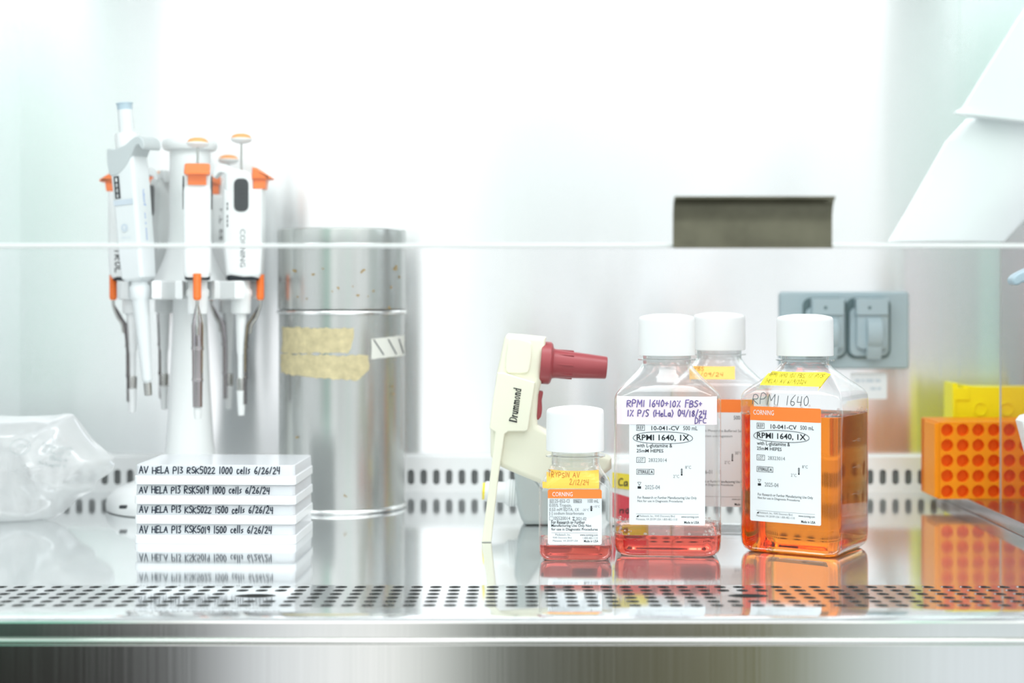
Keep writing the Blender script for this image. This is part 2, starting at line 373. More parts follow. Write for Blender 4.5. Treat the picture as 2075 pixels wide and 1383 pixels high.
HG = {  # handwriting: polylines in a box one high
 'A': (.7, [[(0, 0), (.33, 1), (.66, 0)], [(.13, .4), (.55, .4)]]), 'V': (.65, [[(0, 1), (.3, 0), (.62, 1)]]),
 'H': (.65, [[(0, 1), (.03, 0)], [(.58, 1), (.6, 0)], [(0, .52), (.6, .5)]]), 'E': (.5, [[(.48, 1), (0, .95), (.02, 0), (.5, .03)], [(0, .52), (.4, .5)]]),
 'L': (.5, [[(0, 1), (.03, 0), (.48, .05)]]), 'P': (.58, [[(0, 0), (0, 1), (.4, .95), (.52, .72), (.38, .5), (0, .48)]]),
 'R': (.6, [[(0, 0), (0, 1), (.4, .95), (.5, .74), (.36, .52), (0, .5), (.55, 0)]]), 'K': (.6, [[(0, 1), (0, 0)], [(.52, 1), (.03, .5), (.56, 0)]]),
 'S': (.5, [[(.48, .92), (.25, 1), (.03, .82), (.1, .6), (.4, .42), (.45, .18), (.22, 0), (0, .1)]]), 'M': (.8, [[(0, 0), (.08, 1), (.38, .35), (.66, 1), (.74, 0)]]),
 'I': (.2, [[(.08, 1), (.08, 0)]]), 'F': (.5, [[(.5, 1), (0, .97), (.02, 0)], [(0, .55), (.42, .53)]]),
 'B': (.55, [[(0, 0), (0, 1), (.36, .95), (.42, .72), (.03, .52), (.46, .4), (.44, .1), (0, 0)]]), 'D': (.6, [[(0, 0), (0, 1), (.38, .9), (.55, .5), (.38, .08), (0, 0)]]),
 'C': (.55, [[(.5, .88), (.25, 1), (.02, .6), (.08, .15), (.3, 0), (.52, .14)]]), 'T': (.6, [[(0, .98), (.56, 1)], [(.28, 1), (.3, 0)]]),
 'Y': (.6, [[(0, 1), (.27, .5), (.56, 1)], [(.27, .5), (.25, 0)]]), 'N': (.62, [[(0, 0), (.02, 1), (.52, 0), (.56, 1)]]),
 '0': (.5, [[(.22, 1), (.02, .65), (.08, .15), (.25, 0), (.44, .3), (.42, .8), (.22, 1)]]), '1': (.24, [[(.08, 1), (.1, 0)]]),
 '2': (.52, [[(.02, .8), (.2, 1), (.42, .82), (.3, .45), (0, .02), (.5, .04)]]), '3': (.48, [[(.02, .95), (.4, 1), (.16, .58), (.42, .36), (.3, .04), (0, .04)]]),
 '4': (.52, [[(.05, 1), (.02, .45), (.46, .45)], [(.4, 1), (.4, 0)]]), '5': (.5, [[(.48, 1), (.08, 1), (.04, .58), (.36, .56), (.46, .25), (.25, 0), (0, .08)]]),
 '6': (.48, [[(.38, 1), (.06, .55), (.05, .15), (.25, 0), (.42, .18), (.34, .42), (.06, .36)]]), '8': (.5, [[(.24, .52), (.05, .75), (.22, 1), (.42, .78), (.06, .25), (.22, 0), (.44, .24), (.24, .52)]]),
 '9': (.46, [[(.4, .75), (.2, .52), (.03, .75), (.2, 1), (.4, .9), (.38, 0)]]), '7': (.5, [[(0, 1), (.46, 1), (.16, 0)]]),
 '/': (.42, [[(.02, -.05), (.34, 1.08)]]), '+': (.55, [[(0, .5), (.46, .5)], [(.23, .76), (.23, .22)]]), '%': (.6, [[(.05, 1), (.14, .8)], [(.5, 1), (.05, 0)], [(.42, .2), (.52, 0)]]),
 '(': (.3, [[(.22, 1.08), (.03, .6), (.22, -.08)]]), ')': (.3, [[(.02, 1.08), (.2, .6), (.02, -.08)]]), ',': (.22, [[(.1, .1), (.04, -.15)]]), '-': (.4, [[(.03, .45), (.32, .45)]]),
 '.': (.2, [[(.05, .05), (.1, .02)]]), ' ': (.42, []),
 'c': (.42, [[(.36, .58), (.15, .62), (.02, .3), (.16, 0), (.38, .08)]]), 'e': (.42, [[(.03, .32), (.36, .38), (.2, .62), (.02, .3), (.16, 0), (.38, .08)]]),
 'l': (.2, [[(.07, 1), (.07, 0)]]), 's': (.36, [[(.3, .6), (.05, .48), (.28, .2), (0, .02)]]), 'a': (.45, [[(.34, .6), (.06, .5), (.06, .05), (.34, .2), (.36, .6), (.4, 0)]]),
 'n': (.45, [[(.03, .6), (.05, 0)], [(.05, .42), (.2, .6), (.34, .5), (.36, 0)]]), 'm': (.6, [[(.03, .6), (.05, 0)], [(.05, .42), (.16, .6), (.26, .5), (.27, 0)], [(.27, .42), (.4, .6), (.5, .5), (.52, 0)]]),
 'O': (.55, [[(.25, 1), (.02, .65), (.08, .15), (.28, 0), (.5, .3), (.48, .8), (.25, 1)]]),
 'o': (.42, [[(.2, .6), (.02, .3), (.2, 0), (.36, .3), (.2, .6)]]),
}
class Decal:
    """flat print laid on a surface: shapes in (u, v), each with a small lift"""
    def __init__(s): s.v = []; s.f = []; s.m = []; s.o = []
    def add(s, pts, faces, mat, lift):
        b = len(s.v); s.v += [tuple(p) for p in pts]; s.o += [lift] * len(pts)
        for f in faces: s.f.append([i + b for i in f]); s.m.append(mat)
    def poly(s, pts, mat, lift): s.add(pts, [list(range(len(pts)))], mat, lift)
    def grid(s, x0, y0, x1, y1, nx, ny, mat, lift, fx=None):
        pts = []; fs = []
        for j in range(ny + 1):
            for i in range(nx + 1):
                p = (x0 + (x1 - x0) * i / nx, y0 + (y1 - y0) * j / ny); pts.append(fx(*p) if fx else p)
        for j in range(ny):
            for i in range(nx):
                a = j * (nx + 1) + i; fs.append([a, a + 1, a + nx + 2, a + nx + 1])
        s.add(pts, fs, mat, lift)
    def text(s, str_, x0, y0, x1, y1, mat, lift=.00030, bold=0.0, rot=None):
        p, f = text_geo(str_, bold)
        q = [(x0 + a * (x1 - x0), y0 + b * (y1 - y0)) for a, b in p]
        if rot: q = [rot(*a) for a in q]
        s.add(q, f, mat, lift)
    def seg(s, a, b, w, mat, lift):
        a = Vector(a); b = Vector(b); d = b - a
        if d.length < 1e-9: return
        n = Vector((-d.y, d.x)).normalized() * w / 2
        s.add([a + n, a - n, b - n, b + n], [[0, 1, 2, 3]], mat, lift)
    def dot(s, a, r, mat, lift, n=8):
        s.poly([(a[0] + r * math.cos(2 * math.pi * i / n), a[1] + r * math.sin(2 * math.pi * i / n)) for i in range(n)], mat, lift)
    def path(s, pts, w, mat, lift):
        for a, b in zip(pts[:-1], pts[1:]): s.seg(a, b, w, mat, lift)
        for a in pts: s.dot(a, w / 2, mat, lift, 6)
    def frame(s, x0, y0, x1, y1, w, mat, lift):
        s.path([(x0, y0), (x1, y0), (x1, y1), (x0, y1), (x0, y0)], w, mat, lift)
    def hand(s, str_, x0, y0, x1, h, w, mat, lift=.00030, jit=0.06, slant=0.08, rot=None):
        rnd = random.Random(str_); adv = []
        for ch in str_: adv.append(HG[ch][0] + .17)
        tot = sum(adv); k = (x1 - x0) / tot; x = x0
        for ch, a in zip(str_, adv):
            dy = rnd.uniform(-.06, .06) * h; sc = 1 + rnd.uniform(-.1, .1)
            for pl in HG[ch][1]:
                q = [(x + (px + slant * py + rnd.uniform(-jit, jit) * .5) * k, y0 + dy + (py * sc + rnd.uniform(-jit, jit)) * h) for px, py in pl]
                if len(q) > 2: q = [tuple(v) for v in smooth_pts(q, 2, False)] if ch in 'SCPRBD0235689aceos' else q
                if rot: q = [rot(*v) for v in q]
                s.path(q, w, mat, lift)
            x += a * k
    def build(s, name, mats, parent, project):
        b = MB(); b.v = [project(p[0], p[1], o) for p, o in zip(s.v, s.o)]; b.f = s.f; b.m = s.m
        return b.build(name, mats, parent, smooth=False, fix=False)
def ray_project(mb, d=Vector((0, 1, 0)), frm=-0.3):
    bvh = BVHTree.FromPolygons([tuple(v) for v in mb.v], mb.f)
    def pr(x, z, lift):
        o = Vector((x, frm, z)); h, n, i, dd = bvh.ray_cast(o, d)
        if h is None: h, n, i, dd = bvh.find_nearest(Vector((x, -0.05, z)))
        if n.y > 0: n = -n
        return h + n * lift
    return pr
def flat_project(y=0.0):
    return lambda x, z, lift: Vector((x, y - lift, z))

# ================================================================== THE CABINET
XL, XR, YB = -0.492, 0.530, 1.580
b = MB(); b.box(XL, XR, YB, YB + .02, -.03, .70); o = struct(b.build('wall_back', 'wall')); uvmap(o, lambda p: p.z, lambda p: p.x)
# seams of the back panel near the right corner
b = MB()
for px in (1906, 1944):
    x = W(px, 0, YB).x; b.box(x - .0003, x + .0003, YB - .0004, YB, .036, .70)
struct(b.build('trim_4', 'side'))
b = MB(); b.box(XL - .02, XL, .93, YB + .02, -.03, .70); struct(b.build('wall_left', 'side'))
b = MB(); b.box(XR, XR + .02, .93, YB + .02, -.03, .70); struct(b.build('wall_right', 'side'))
b = MB(); b.box(XL - .02, XR + .02, .88, YB + .02, .70, .72); struct(b.build('ceiling', 'strip'))
YG0, YG1, ZG1, YF = 1.062, 0.957, 0.0052, 0.928        # grille back edge, grille front edge and its height, lip edge
b = MB(); b.box(XL, XR, YG0, YB, -.012, 0); struct(b.build('floor', 'floor'))

def slot_panel(cols, rows, cw, ch, holes, skip, P, th=.0012):
    """plate of cells, each pierced by a rounded slot; P(u, v, w) places a point"""
    mb = MB(); N = 16
    for c in range(cols):
        for r in range(rows):
            u0, v0 = c * cw, r * ch; hw, hh = holes
            out = []; inn = []
            cx_, cy_ = u0 + cw / 2, v0 + ch / 2; rad = min(hw, hh) / 2
            for k in range(N):
                a = 2 * math.pi * (k + .5) / N; ca, sa = math.cos(a), math.sin(a)
                t_ = min(cw / 2 / abs(ca), ch / 2 / abs(sa)); out.append((cx_ + ca * t_, cy_ + sa * t_))
                ox = max(hw / 2 - rad, 0) * (1 if ca > 0 else -1); oy = max(hh / 2 - rad, 0) * (1 if sa > 0 else -1)
                inn.append((cx_ + ox + rad * ca, cy_ + oy + rad * sa))
            # exact cell corners
            cor = [(u0 + cw, v0 + ch), (u0, v0 + ch), (u0, v0), (u0 + cw, v0)]
            if (c, r) in skip:
                mb.add([P(x, y, 0) for x, y in [cor[2], cor[3], cor[0], cor[1]]], [[0, 1, 2, 3]]); continue
            vs_ = [P(x, y, 0) for x, y in out] + [P(x, y, 0) for x, y in inn] + [P(x, y, -th) for x, y in inn] + [P(x, y, 0) for x, y in cor]
            fs = []
            for k in range(N):
                k2 = (k + 1) % N; q = [k, k2]
                fs.append([k, k2, N + k2, N + k]); fs.append([N + k, N + k2, 2 * N + k2, 2 * N + k])
            for ci in range(4):
                k = int(math.floor((math.atan2(cor[ci][1] - cy_, cor[ci][0] - cx_) % (2 * math.pi)) / (2 * math.pi / N) - .5))
                fs.append([k, 3 * N + ci, (k + 1) % N])
            mb.add(vs_, fs)
    return mb
# front air grille: six rows of rounded slots, two larger finger holes
PW = 0.0126; RP = (YG0 - YG1) / 6.3; ncol = int((XR - XL) / PW) + 1
u_off = W(1036.8, 0, 1.05).x - PW / 2
c0 = int(math.floor((XL - u_off) / PW)); 
def gz(Y): return ZG1 * (YG0 - Y) / (YG0 - YG1)
def PG(u, v, w):
    Y = YG1 + .003 + v; return Vector((min(max(u_off + c0 * PW + u, XL), XR), Y, gz(Y) + w))
finger = []
skip = set()
for px in (513, 1532):
    x = W(px, 0, 1.0).x; cc = int(round((x - (u_off + c0 * PW)) / PW - .5)); finger.append((u_off + (c0 + cc + .5) * PW))
    for d in (-1, 0, 1): skip |= {(cc + d, 2), (cc + d, 3)}
gm = slot_panel(ncol + 1, 6, PW, RP, (.0079, .0112), skip, PG)
# remove the plain cells where the finger holes go and put holed panels in their place
keepf = []; 
for f in gm.f:
    if len(f) == 4:
        cxx = sum(gm.v[i].x for i in f) / 4; cyy = sum(gm.v[i].y for i in f) / 4
        if any(abs(cxx - fx) < PW * 1.5 for fx in finger) and YG1 + .003 + 2 * RP < cyy < YG1 + .003 + 4 * RP and abs(gm.v[f[0]].x - gm.v[f[1]].x) > PW * .9: continue
    keepf.append(f)
gm.f = keepf; gm.m = [0] * len(keepf)
for fx in finger:
    N = 32; vs_ = []; w2, h2 = PW * 1.5, RP; cyy = YG1 + .003 + 3 * RP
    for k in range(N):
        a = 2 * math.pi * (k + .5) / N; ca, sa = math.cos(a), math.sin(a); t_ = min(w2 / abs(ca), h2 / abs(sa))
        vs_.append((fx + ca * t_, cyy + sa * t_))
    for k in range(N):
        a = 2 * math.pi * (k + .5) / N; ca, sa = math.cos(a), math.sin(a)
        vs_.append((fx + .0130 * ca, cyy + .0085 * sa))
    V = [Vector((x, y, gz(y))) for x, y in vs_]; V += [v - Vector((0, 0, .002)) for v in V[N:]]
    V += [Vector((fx + sx * w2, cyy + sy * h2, gz(cyy + sy * h2))) for sx, sy in ((1, 1), (-1, 1), (-1, -1), (1, -1))]
    fs = []
    for k in range(N):
        k2 = (k + 1) % N; fs += [[k, k2, N + k2, N + k], [N + k, N + k2, 2 * N + k2, 2 * N + k]]
    for ci in range(4):
        # corner triangle between the two rim points either side of the corner
        best = min(range(N), key=lambda k: ((vs_[k][0] + vs_[(k + 1) % N][0]) / 2 - V[3 * N + ci].x) ** 2 + ((vs_[k][1] + vs_[(k + 1) % N][1]) / 2 - V[3 * N + ci].y) ** 2)
        fs.append([best, 3 * N + ci, (best + 1) % N])
    gm.add(V, fs)
# plain margins behind and in front of the slots, then the lip
def strip(mb, prof, x0=XL, x1=XR):
    n = len(prof); mb.add([(x0, y, z) for y, z in prof] + [(x1, y, z) for y, z in prof], [[i, i + 1, n + i + 1, n + i] for i in range(n - 1)])
ye = YG1 + .003 + 6 * RP
strip(gm, [(YG0, 0), (ye, gz(ye))])
strip(gm, [(YG1 + .003, gz(YG1 + .003)), (YG1, ZG1), (YG1 - .012, ZG1 + .0003), (YF + .006, ZG1 + .0002), (YF + .002, ZG1 - .0004), (YF, ZG1 - .002)])
struct(gm.build('trim_1', 'floor', ang=30))
# lip: sloping face, bright rolled bead, then the brushed front panel
b = MB(); prof = [(YF, ZG1 - .002), (YF - .0004, ZG1 - .0030), (YF - .0005, ZG1 - .0116)]
strip(b, prof); struct(b.build('trim_2', 'front', ang=20))
b = MB(); R = .0017; yc, zc = YF - .0022, ZG1 - .0133
strip(b, [(yc - R * math.sin(a), zc + R * math.cos(a)) for a in [math.radians(-70 + 12.5 * i) for i in range(21)]])
struct(b.build('trim_5', 'front', ang=80))
b = MB(); b.box(XL - .02, XR + .02, YF - .004, YF + .012, -.16, ZG1 - .0148, .0006); struct(b.build('wall_front', 'front'))
b = MB(); b.box(XL, XR, YF + .012, YG0 + .02, -.055, -.05); struct(b.build('trim_6', 'pan'))
b = MB(); b.box(XL, XR, YG0 + .001, YG0 + .006, -.055, -.012); struct(b.build('trim_7', 'pan'))

# rear exhaust strip with upright slots
SW = 25.85 / F * 1.568; sx0 = W(832.5, 0, 1.568).x - SW / 2; k0 = int(math.floor((XL - sx0) / SW)) + 1
YS = 1.568
zs = H - (966 - HY) / F * YS
nS = int((XR - (sx0 + k0 * SW)) / SW)
sm = slot_panel(nS, 1, SW, .020, (.0069, .0152), set(), lambda u, v, w: Vector((sx0 + k0 * SW + u, YS - w, zs - .010 + v)), .0015)
xa, xb = sx0 + k0 * SW, sx0 + (k0 + nS) * SW
def rect(mb, x0, x1, z0, z1, y): mb.add([(x0, y, z0), (x1, y, z0), (x1, y, z1), (x0, y, z1)], [[0, 1, 2, 3]])
ztop = .0345
rect(sm, xa, xb, 0, zs - .010, YS); rect(sm, xa, xb, zs + .010, ztop, YS); rect(sm, XL, xa, 0, ztop, YS); rect(sm, xb, XR, 0, ztop, YS)
sm.add([(XL, YS, ztop), (XR, YS, ztop), (XR, YS + .003, ztop + .0016), (XL, YS + .003, ztop + .0016), (XR, YB, ztop + .0018), (XL, YB, ztop + .0018)], [[0, 1, 2, 3], [3, 2, 4, 5]])
struct(sm.build('trim_3', 'strip', ang=30))
b = MB(); b.box(XL, XR, YB - .0012, YB, 0, .034); struct(b.build('trim_8', 'slot_shade', smooth=False))  # grey sheet added behind the slots to stand in for cavity shade

# sash glass with its finger bracket
YW = 0.885; ZW = H - (493.5 - HY) / F * YW
b = MB(); b.box(XL, XR, YW, YW + .006, ZW, .70); sash = struct(b.build('window_1', 'sash', smooth=False))
b = MB(); b.box(XL, XR, YW - .0003, YW + .0063, ZW - .0022, ZW, .0006); b.build('ground_edge', 'sash_edge', sash)
hb = MB()
hp = W(1363, 500, YW); hq = W(1684, 400, YW)
hx0, hx1, hz0, hz1 = hp.x, hq.x, hp.z, hq.z
arc = [(YW - .0006, hz0), (YW - .0030, hz0)] + [(YW - .0030 - .0090 * (1 - math.cos(a)), hz1 - .0145 + .0132 * math.sin(a)) for a in [math.radians(9 * k) for k in range(11)]] + [(YW - .0120, hz1)] + [(YW - .0010 - .0092 * (1 - math.cos(a)), hz1 - .0138 + .0136 * math.sin(a)) for a in [math.radians(81 - 9 * k) for k in range(10)]]
hb.add([(x, y, z) for x in (hx0, hx1) for y, z in arc], [[i, (i + 1) % len(arc), len(arc) + (i + 1) % len(arc), len(arc) + i] for i in range(len(arc))] + [list(range(len(arc))), list(range(len(arc), 2 * len(arc)))[::-1]])
hb.box(hx0, hx1, YW - .0055, YW - .0015, hz0 - .0008, hz0 + .0006, .0004)
hb.build('sash_handle', 'olive', sash)

# ================================================================== BOTTLES
def sq_ring(h, r, z, nseg=8, nside=3):
    """rounded square of half width h and corner radius r at height z"""
    pts = []; r = min(r, h)
    for q in range(4):
        cx_, cy_ = ((h - r), (h - r)) if q == 0 else ((-(h - r)), (h - r)) if q == 1 else ((-(h - r)), -(h - r)) if q == 2 else ((h - r), -(h - r))
        for i in range(nseg + 1):
            a = math.radians(90 * q + 90 * i / nseg); pts.append(Vector((cx_ + r * math.cos(a), cy_ + r * math.sin(a), z)))
        nx = [(-(h - r), h), (-h, -(h - r)), (h - r, -h), (h, h - r)][q]; a0 = pts[-1]
        for i in range(1, nside + 1):
            pts.append(a0.lerp(Vector((nx[0], nx[1], z)), i / (nside + 1)))
    return pts
P500 = [(0, 32.5, 9), (.9, 35.6, 10), (3, 38.2, 10.5), (6.5, 39.5, 10.5), (12, 39.9, 10.5), (60, 39.9, 10.5), (114, 39.9, 10.5), (118.5, 39.6, 10.8), (121.5, 38.2, 11.5),
        (124.5, 35.6, 13), (128, 31.8, 14.5), (132, 27.6, 16), (136, 23.6, 17), (139, 20.9, 18.5), (141.5, 19.4, 19.4)]
P100 = [(0, 21, 7), (.8, 23.8, 7.5), (2.6, 25.8, 8), (5.5, 26.8, 8), (10, 27, 8), (30, 27, 8), (49, 27, 8), (53, 26.7, 8.3), (56.5, 25.6, 9.5),
        (60, 23.6, 12), (63.5, 21.2, 15), (66, 19.4, 17.5), (68, 18.6, 18.6)]
def bottle_body(P, neck_top, neck_r, flange_z, flange_r):
    mb = MB(); rings = [sq_ring(h / 1e3, r / 1e3, z / 1e3) for z, h, r in P]; mb.loft(rings, 0, cap=False)
    n = len(rings[0]); mb.f.append(list(range(n))[::-1]); mb.m.append(0)
    nk = MB()
    z0 = P[-1][0]; r0 = P[-1][1]
    nk.lathe([(r / 1e3, z / 1e3) for r, z in ((r0, z0), (neck_r, z0 + 1), (neck_r, flange_z - .7), (flange_r, flange_z - .5), (flange_r, flange_z + .5), (neck_r, flange_z + .8), (neck_r, neck_top))], 48)
    nk.f = nk.f[:-2]; nk.m = nk.m[:-2]
    return mb, nk
def cap_mesh(z0, z1, r):
    mb = MB()
    pr = [(r - 1.5, z0), (r - .2, z0), (r, z0 + .4), (r - .15, z1 - 5.5), (r - .45, z1 - 3.4), (r - 1.4, z1 - 2.3), (r - 3.0, z1 - 1.8), (r - 7, z1 - .9), (r - 13, z1 - .15), (0, z1)]
    n = 120; vs_ = []; fs = []
    for j, (rr, z) in enumerate(pr):
        for i in range(n):
            a = 2 * math.pi * i / n
            k = 1 + (.0045 if (i % 2 and 1 <= j <= 3) else 0)
            vs_.append((rr * k * math.cos(a) / 1e3, rr * k * math.sin(a) / 1e3, z / 1e3))
    for j in range(len(pr) - 1):
        for i in range(n):
            k = (i + 1) % n; fs.append([j * n + i, j * n + k, (j + 1) * n + k, (j + 1) * n + i])
    return mb.add(vs_, fs)
def liquid_mesh(P, level, inset):
    mb = MB(); rings = []
    lv = level * 1e3
    prof = []
    for (z, h, r) in P:
        if z < lv - .5: prof.append((max(z, inset) , h - inset, r - inset * .6))
    zl, hl, rl = prof[-1]
    # width at the level
    for (za, ha, ra), (zb, hb_, rb) in zip(P[:-1], P[1:]):
        if za <= lv <= zb:
            k = (lv - za) / (zb - za); hl = ha + (hb_ - ha) * k - inset; rl = ra + (rb - ra) * k - inset * .6
    prof += [(lv - .25, hl, rl), (lv, hl - .35, rl - .2)]
    return mb.loft([sq_ring(h / 1e3, r / 1e3, z / 1e3) for z, h, r in prof])
def hourglass(D, x0, z0, x1, z1):
    xm = (x0 + x1) / 2; zm = (z0 + z1) / 2
    D.path([(x0, z1), (x1, z1), (xm, zm), (x0, z1)], .00025, 2, .0003)
    D.poly([(x0, z0), (x1, z0), (x1, zm - .0006), (x0, zm - .0006)], 2, .0003)
def thermometer(D, x, z0, z1):
    D.seg((x, z0), (x, z1), .0005, 2, .0003); D.dot((x, z0), .0007, 2, .0003)
    for k in (.3, .55, .8): D.seg((x - .0009, z0 + k * (z1 - z0)), (x + .0009, z0 + k * (z1 - z0)), .0003, 2, .0003)
def media_label(kind):
    """56 x 87 mm label in bottle coordinates; source pixels of the facing bottle turned to millimetres"""
    D = Decal(); X0, Z1, w, h = -.0285, .111, .056, .0865
    S = 1 / 2732.0
    def X(px): return X0 + (px - 1272) * S
    def Z(py): return Z1 - (py - 826.8) * S
    D.poly(rrect(X0, Z1 - h, X0 + w, Z1, .0012), 0, .00015)
    D.poly([(X0 + .0001, Z1 - .0105), (X0 + w - .0001, Z1 - .0105)] + [p for p in rrect(X0, Z1 - h, X0 + w, Z1, .0012)[:12]], 1, .00022)
    if kind != 'salt':
        T = lambda s, a, c, b_, d, m=2, bo=0.0: D.text(s, X(a), Z(d), X(b_), Z(c), m, .0003, bo)
        T('CORNING', 1279, 834, 1324, 844, 0)
        D.frame(X(1287), Z(872), X(1303), Z(861), .0003, 2, .0003); T('REF', 1289, 863, 1301, 870)
        T('10-041-CV', 1317, 862.5, 1373, 871.5, 2, .010); T('500 mL', 1381, 862.5, 1410, 871)
        T('RPMI 1640, 1X', 1287, 880, 1393, 894, 2, .016)
        T('with L-glutamine &', 1287, 898.5, 1359, 908.5, 2, .008); T('25mM HEPES', 1287, 909.5, 1341, 916.5, 2, .008)
        D.frame(X(1287), Z(937), X(1304), Z(926.5), .0003, 2, .0003); T('LOT', 1290, 928.5, 1301, 935)
        T('28323014', 1311, 928, 1348, 935.5, 3)
        D.frame(X(1287), Z(961), X(1322), Z(950.5), .0003, 2, .0003); D.seg((X(1313), Z(961)), (X(1313), Z(950.5)), .0003, 2, .0003)
        T('STERILE', 1289, 952.5, 1311.5, 959, 2, .02); T('A', 1315, 952.5, 1320, 959, 2, .02)
        thermometer(D, X(1378), Z(961), Z(948)); T('8°C', 1385, 942.5, 1397, 949, 3); T('2°C', 1361, 961, 1373, 967.5, 3)
        hourglass(D, X(1289), Z(990), X(1296), Z(977)); T('2025-04', 1304, 982.5, 1334, 991, 3)
        T('For Research or Further Manufacturing Use Only', 1289, 1005, 1408, 1012, 2); T('Not for use in Diagnostic Procedures', 1289, 1012.5, 1380, 1018.5, 2)
        D.seg((X(1286), Z(1041)), (X(1412), Z(1041)), .0002, 3, .0003)
        D.poly([(X(1286), Z(1047.5)), (X(1291), Z(1047.5)), (X(1291), Z(1043)), (X(1288.5), Z(1045))], 2, .0003)
        T('Mediatech, Inc., 9345 Discovery Blvd.', 1292, 1043, 1365, 1048.5, 3); T('Manassas, VA 20109 USA 1-800-482-1110', 1286, 1049.5, 1369, 1054.5, 3)
        T('www.corning.com', 1377, 1044, 1412, 1049.5); T('Made in USA', 1383, 1054.5, 1413, 1060, 2, .012)
        # pen ring round the name
        ring = [(X(1340 + 60 * math.cos(a) * (1 + .02 * math.sin(3 * a))), Z(886.5 + 13.2 * math.sin(a) * (1 + .1 * math.cos(2 * a)))) for a in [math.radians(8 + 9.2 * i) for i in range(40)]]
        D.path(ring, .00045, 4, .00035)
    else:
        T = lambda s, a, c, b_, d, m=2, bo=0.0: D.text(s, X(a), Z(d), X(b_), Z(c), m, .0003, bo)
        T('CORNING', 1279, 834, 1324, 844, 0)
        T('500 mL', 1381, 862.5, 1410, 871)
        T("Dulbecco's Phosphate-Buffered Saline", 1287, 893, 1408, 900, 3); T('without calcium and magnesium', 1287, 905, 1378, 911.5, 3)
        thermometer(D, X(1378), Z(961), Z(946)); T('30°C', 1384, 941, 1399, 948, 3); T('2°C', 1361, 962, 1373, 968.5, 3)
        T('2026-01', 1304, 982.5, 1334, 991, 3)
        T('For Research or Further Manufacturing Use Only', 1289, 1005, 1408, 1012, 2); T('Not for use in Diagnostic Procedures', 1289, 1012.5, 1380, 1018.5, 2)
        D.seg((X(1286), Z(1041)), (X(1412), Z(1041)), .0002, 3, .0003)
        T('www.corning.com', 1377, 1044, 1412, 1049.5); T('Made in USA', 1383, 1054.5, 1413, 1060, 2, .012)
    return D
LM = ['paper', 'label_orange', 'ink', 'ink_grey', 'ink_soft']
def make_bottle(P, label, group, loc, rz, cap, neck, name='media_bottle'):
    root = thing(name, label, 'bottle', loc, rz, group)
    body, nk = bottle_body(P, *neck)
    body.build('body', 'pet', root, ang=60)
    nk.build('neck', 'pet_neck', root, ang=40)
    cap_mesh(*cap).build('cap', 'cap', root, ang=35)
    return root, ray_project(body)
def foam_ring(h, r, z, n, seed, spread=.003):
    """little bubbles clinging to the wall at the liquid line"""
    mb = MB(); rnd = random.Random(seed); ring = sq_ring(h, r, z)
    for i in range(n):
        a = rnd.choice(ring); k = rnd.uniform(.93, .985); q = rnd.uniform(.0004, .0013)
        bm = bmesh.new(); bmesh.ops.create_icosphere(bm, subdivisions=1, radius=q)
        mb.add_bm(bm, 0, Matrix.Translation((a.x * k + rnd.uniform(-.004, .004), a.y * k, z + q * .6 + rnd.random() ** 3 * spread)))
    return mb

# --- amber medium
am, pr = make_bottle(P500, 'large square bottle of amber orange medium with yellow tape on its shoulder', None, (W(1631, 0, 1.215).x, 1.215, 0), math.radians(-31), (148.5, 180.5, 21.6), (150, 18.2, 145.2, 22.3))
liquid_mesh(P500, .1045, .7).build('medium', 'amber', am, ang=50)
D = media_label('rpmi'); D.build('label', LM, am, pr)
D = Decal(); D.grid(-.0235, .1265, .0245, .1365, 14, 6, 0, .0004)
D.hand('RPMI 1640 10% FBS, 1% P/S', -.0195, .1325, .0225, .0028, .0003, 1, .0007); D.hand('(HELA) AV 6/19/2024', -.0205, .1280, .0130, .0028, .0003, 1, .0007)
D.build('tape', ['tape_yellow', 'ink_olive'], am, pr)
D = Decal(); D.hand('RPMI 1640', -.0265, .1125, .0190, .0072, .0006, 0, .0003, .04); D.build('handwriting', 'ink_soft', am, pr)
D = Decal()
for i, z in enumerate((.025, .045, .065, .085)):
    D.seg((-.006, z), (.002, z), .0005, 0, .0003); D.text(str((i + 1) * 100), .004, z - .0016, .011, z + .0016, 0, .0003)
o = D.build('volume_scale', 'foam', am, lambda x, z, l: Vector((.0399 + l, x, z)))
foam_ring(.0385, .010, .1045, 34, 5).build('foam', 'foam', am)['kind'] = 'stuff'

# --- red medium, pink tape
rm, pr = make_bottle(P500, 'large square bottle with pale pink tape and a little red medium at the bottom', None, (W(1351, 0, 1.211).x, 1.211, 0), math.radians(-4.5), (149.0, 180.8, 21.6), (150.5, 18.4, 145.8, 22.3))
liquid_mesh(P500, .0165, .7).build('medium', 'redliq', rm, ang=50)
D = media_label('rpmi'); D.build('label', LM, rm, pr)
D = Decal(); D.grid(-.0405, .0990, .0360, .1195, 24, 8, 0, .0005)
D.hand('RPMI 1640+10% FBS+', -.0300, .1122, .0262, .0048, .00075, 1, .0009); D.hand('1% P/S (HeLa) 04/18/24', -.0298, .1050, .0290, .0046, .00075, 1, .0009); D.hand('DFC', .0200, .1000, .0288, .0040, .00065, 1, .0009)
D.build('tape', ['tape_pink', 'ink_violet'], rm, pr)
foam_ring(.0390, .010, .0165, 90, 9, .0035).build('foam', 'foam', rm)['kind'] = 'stuff'

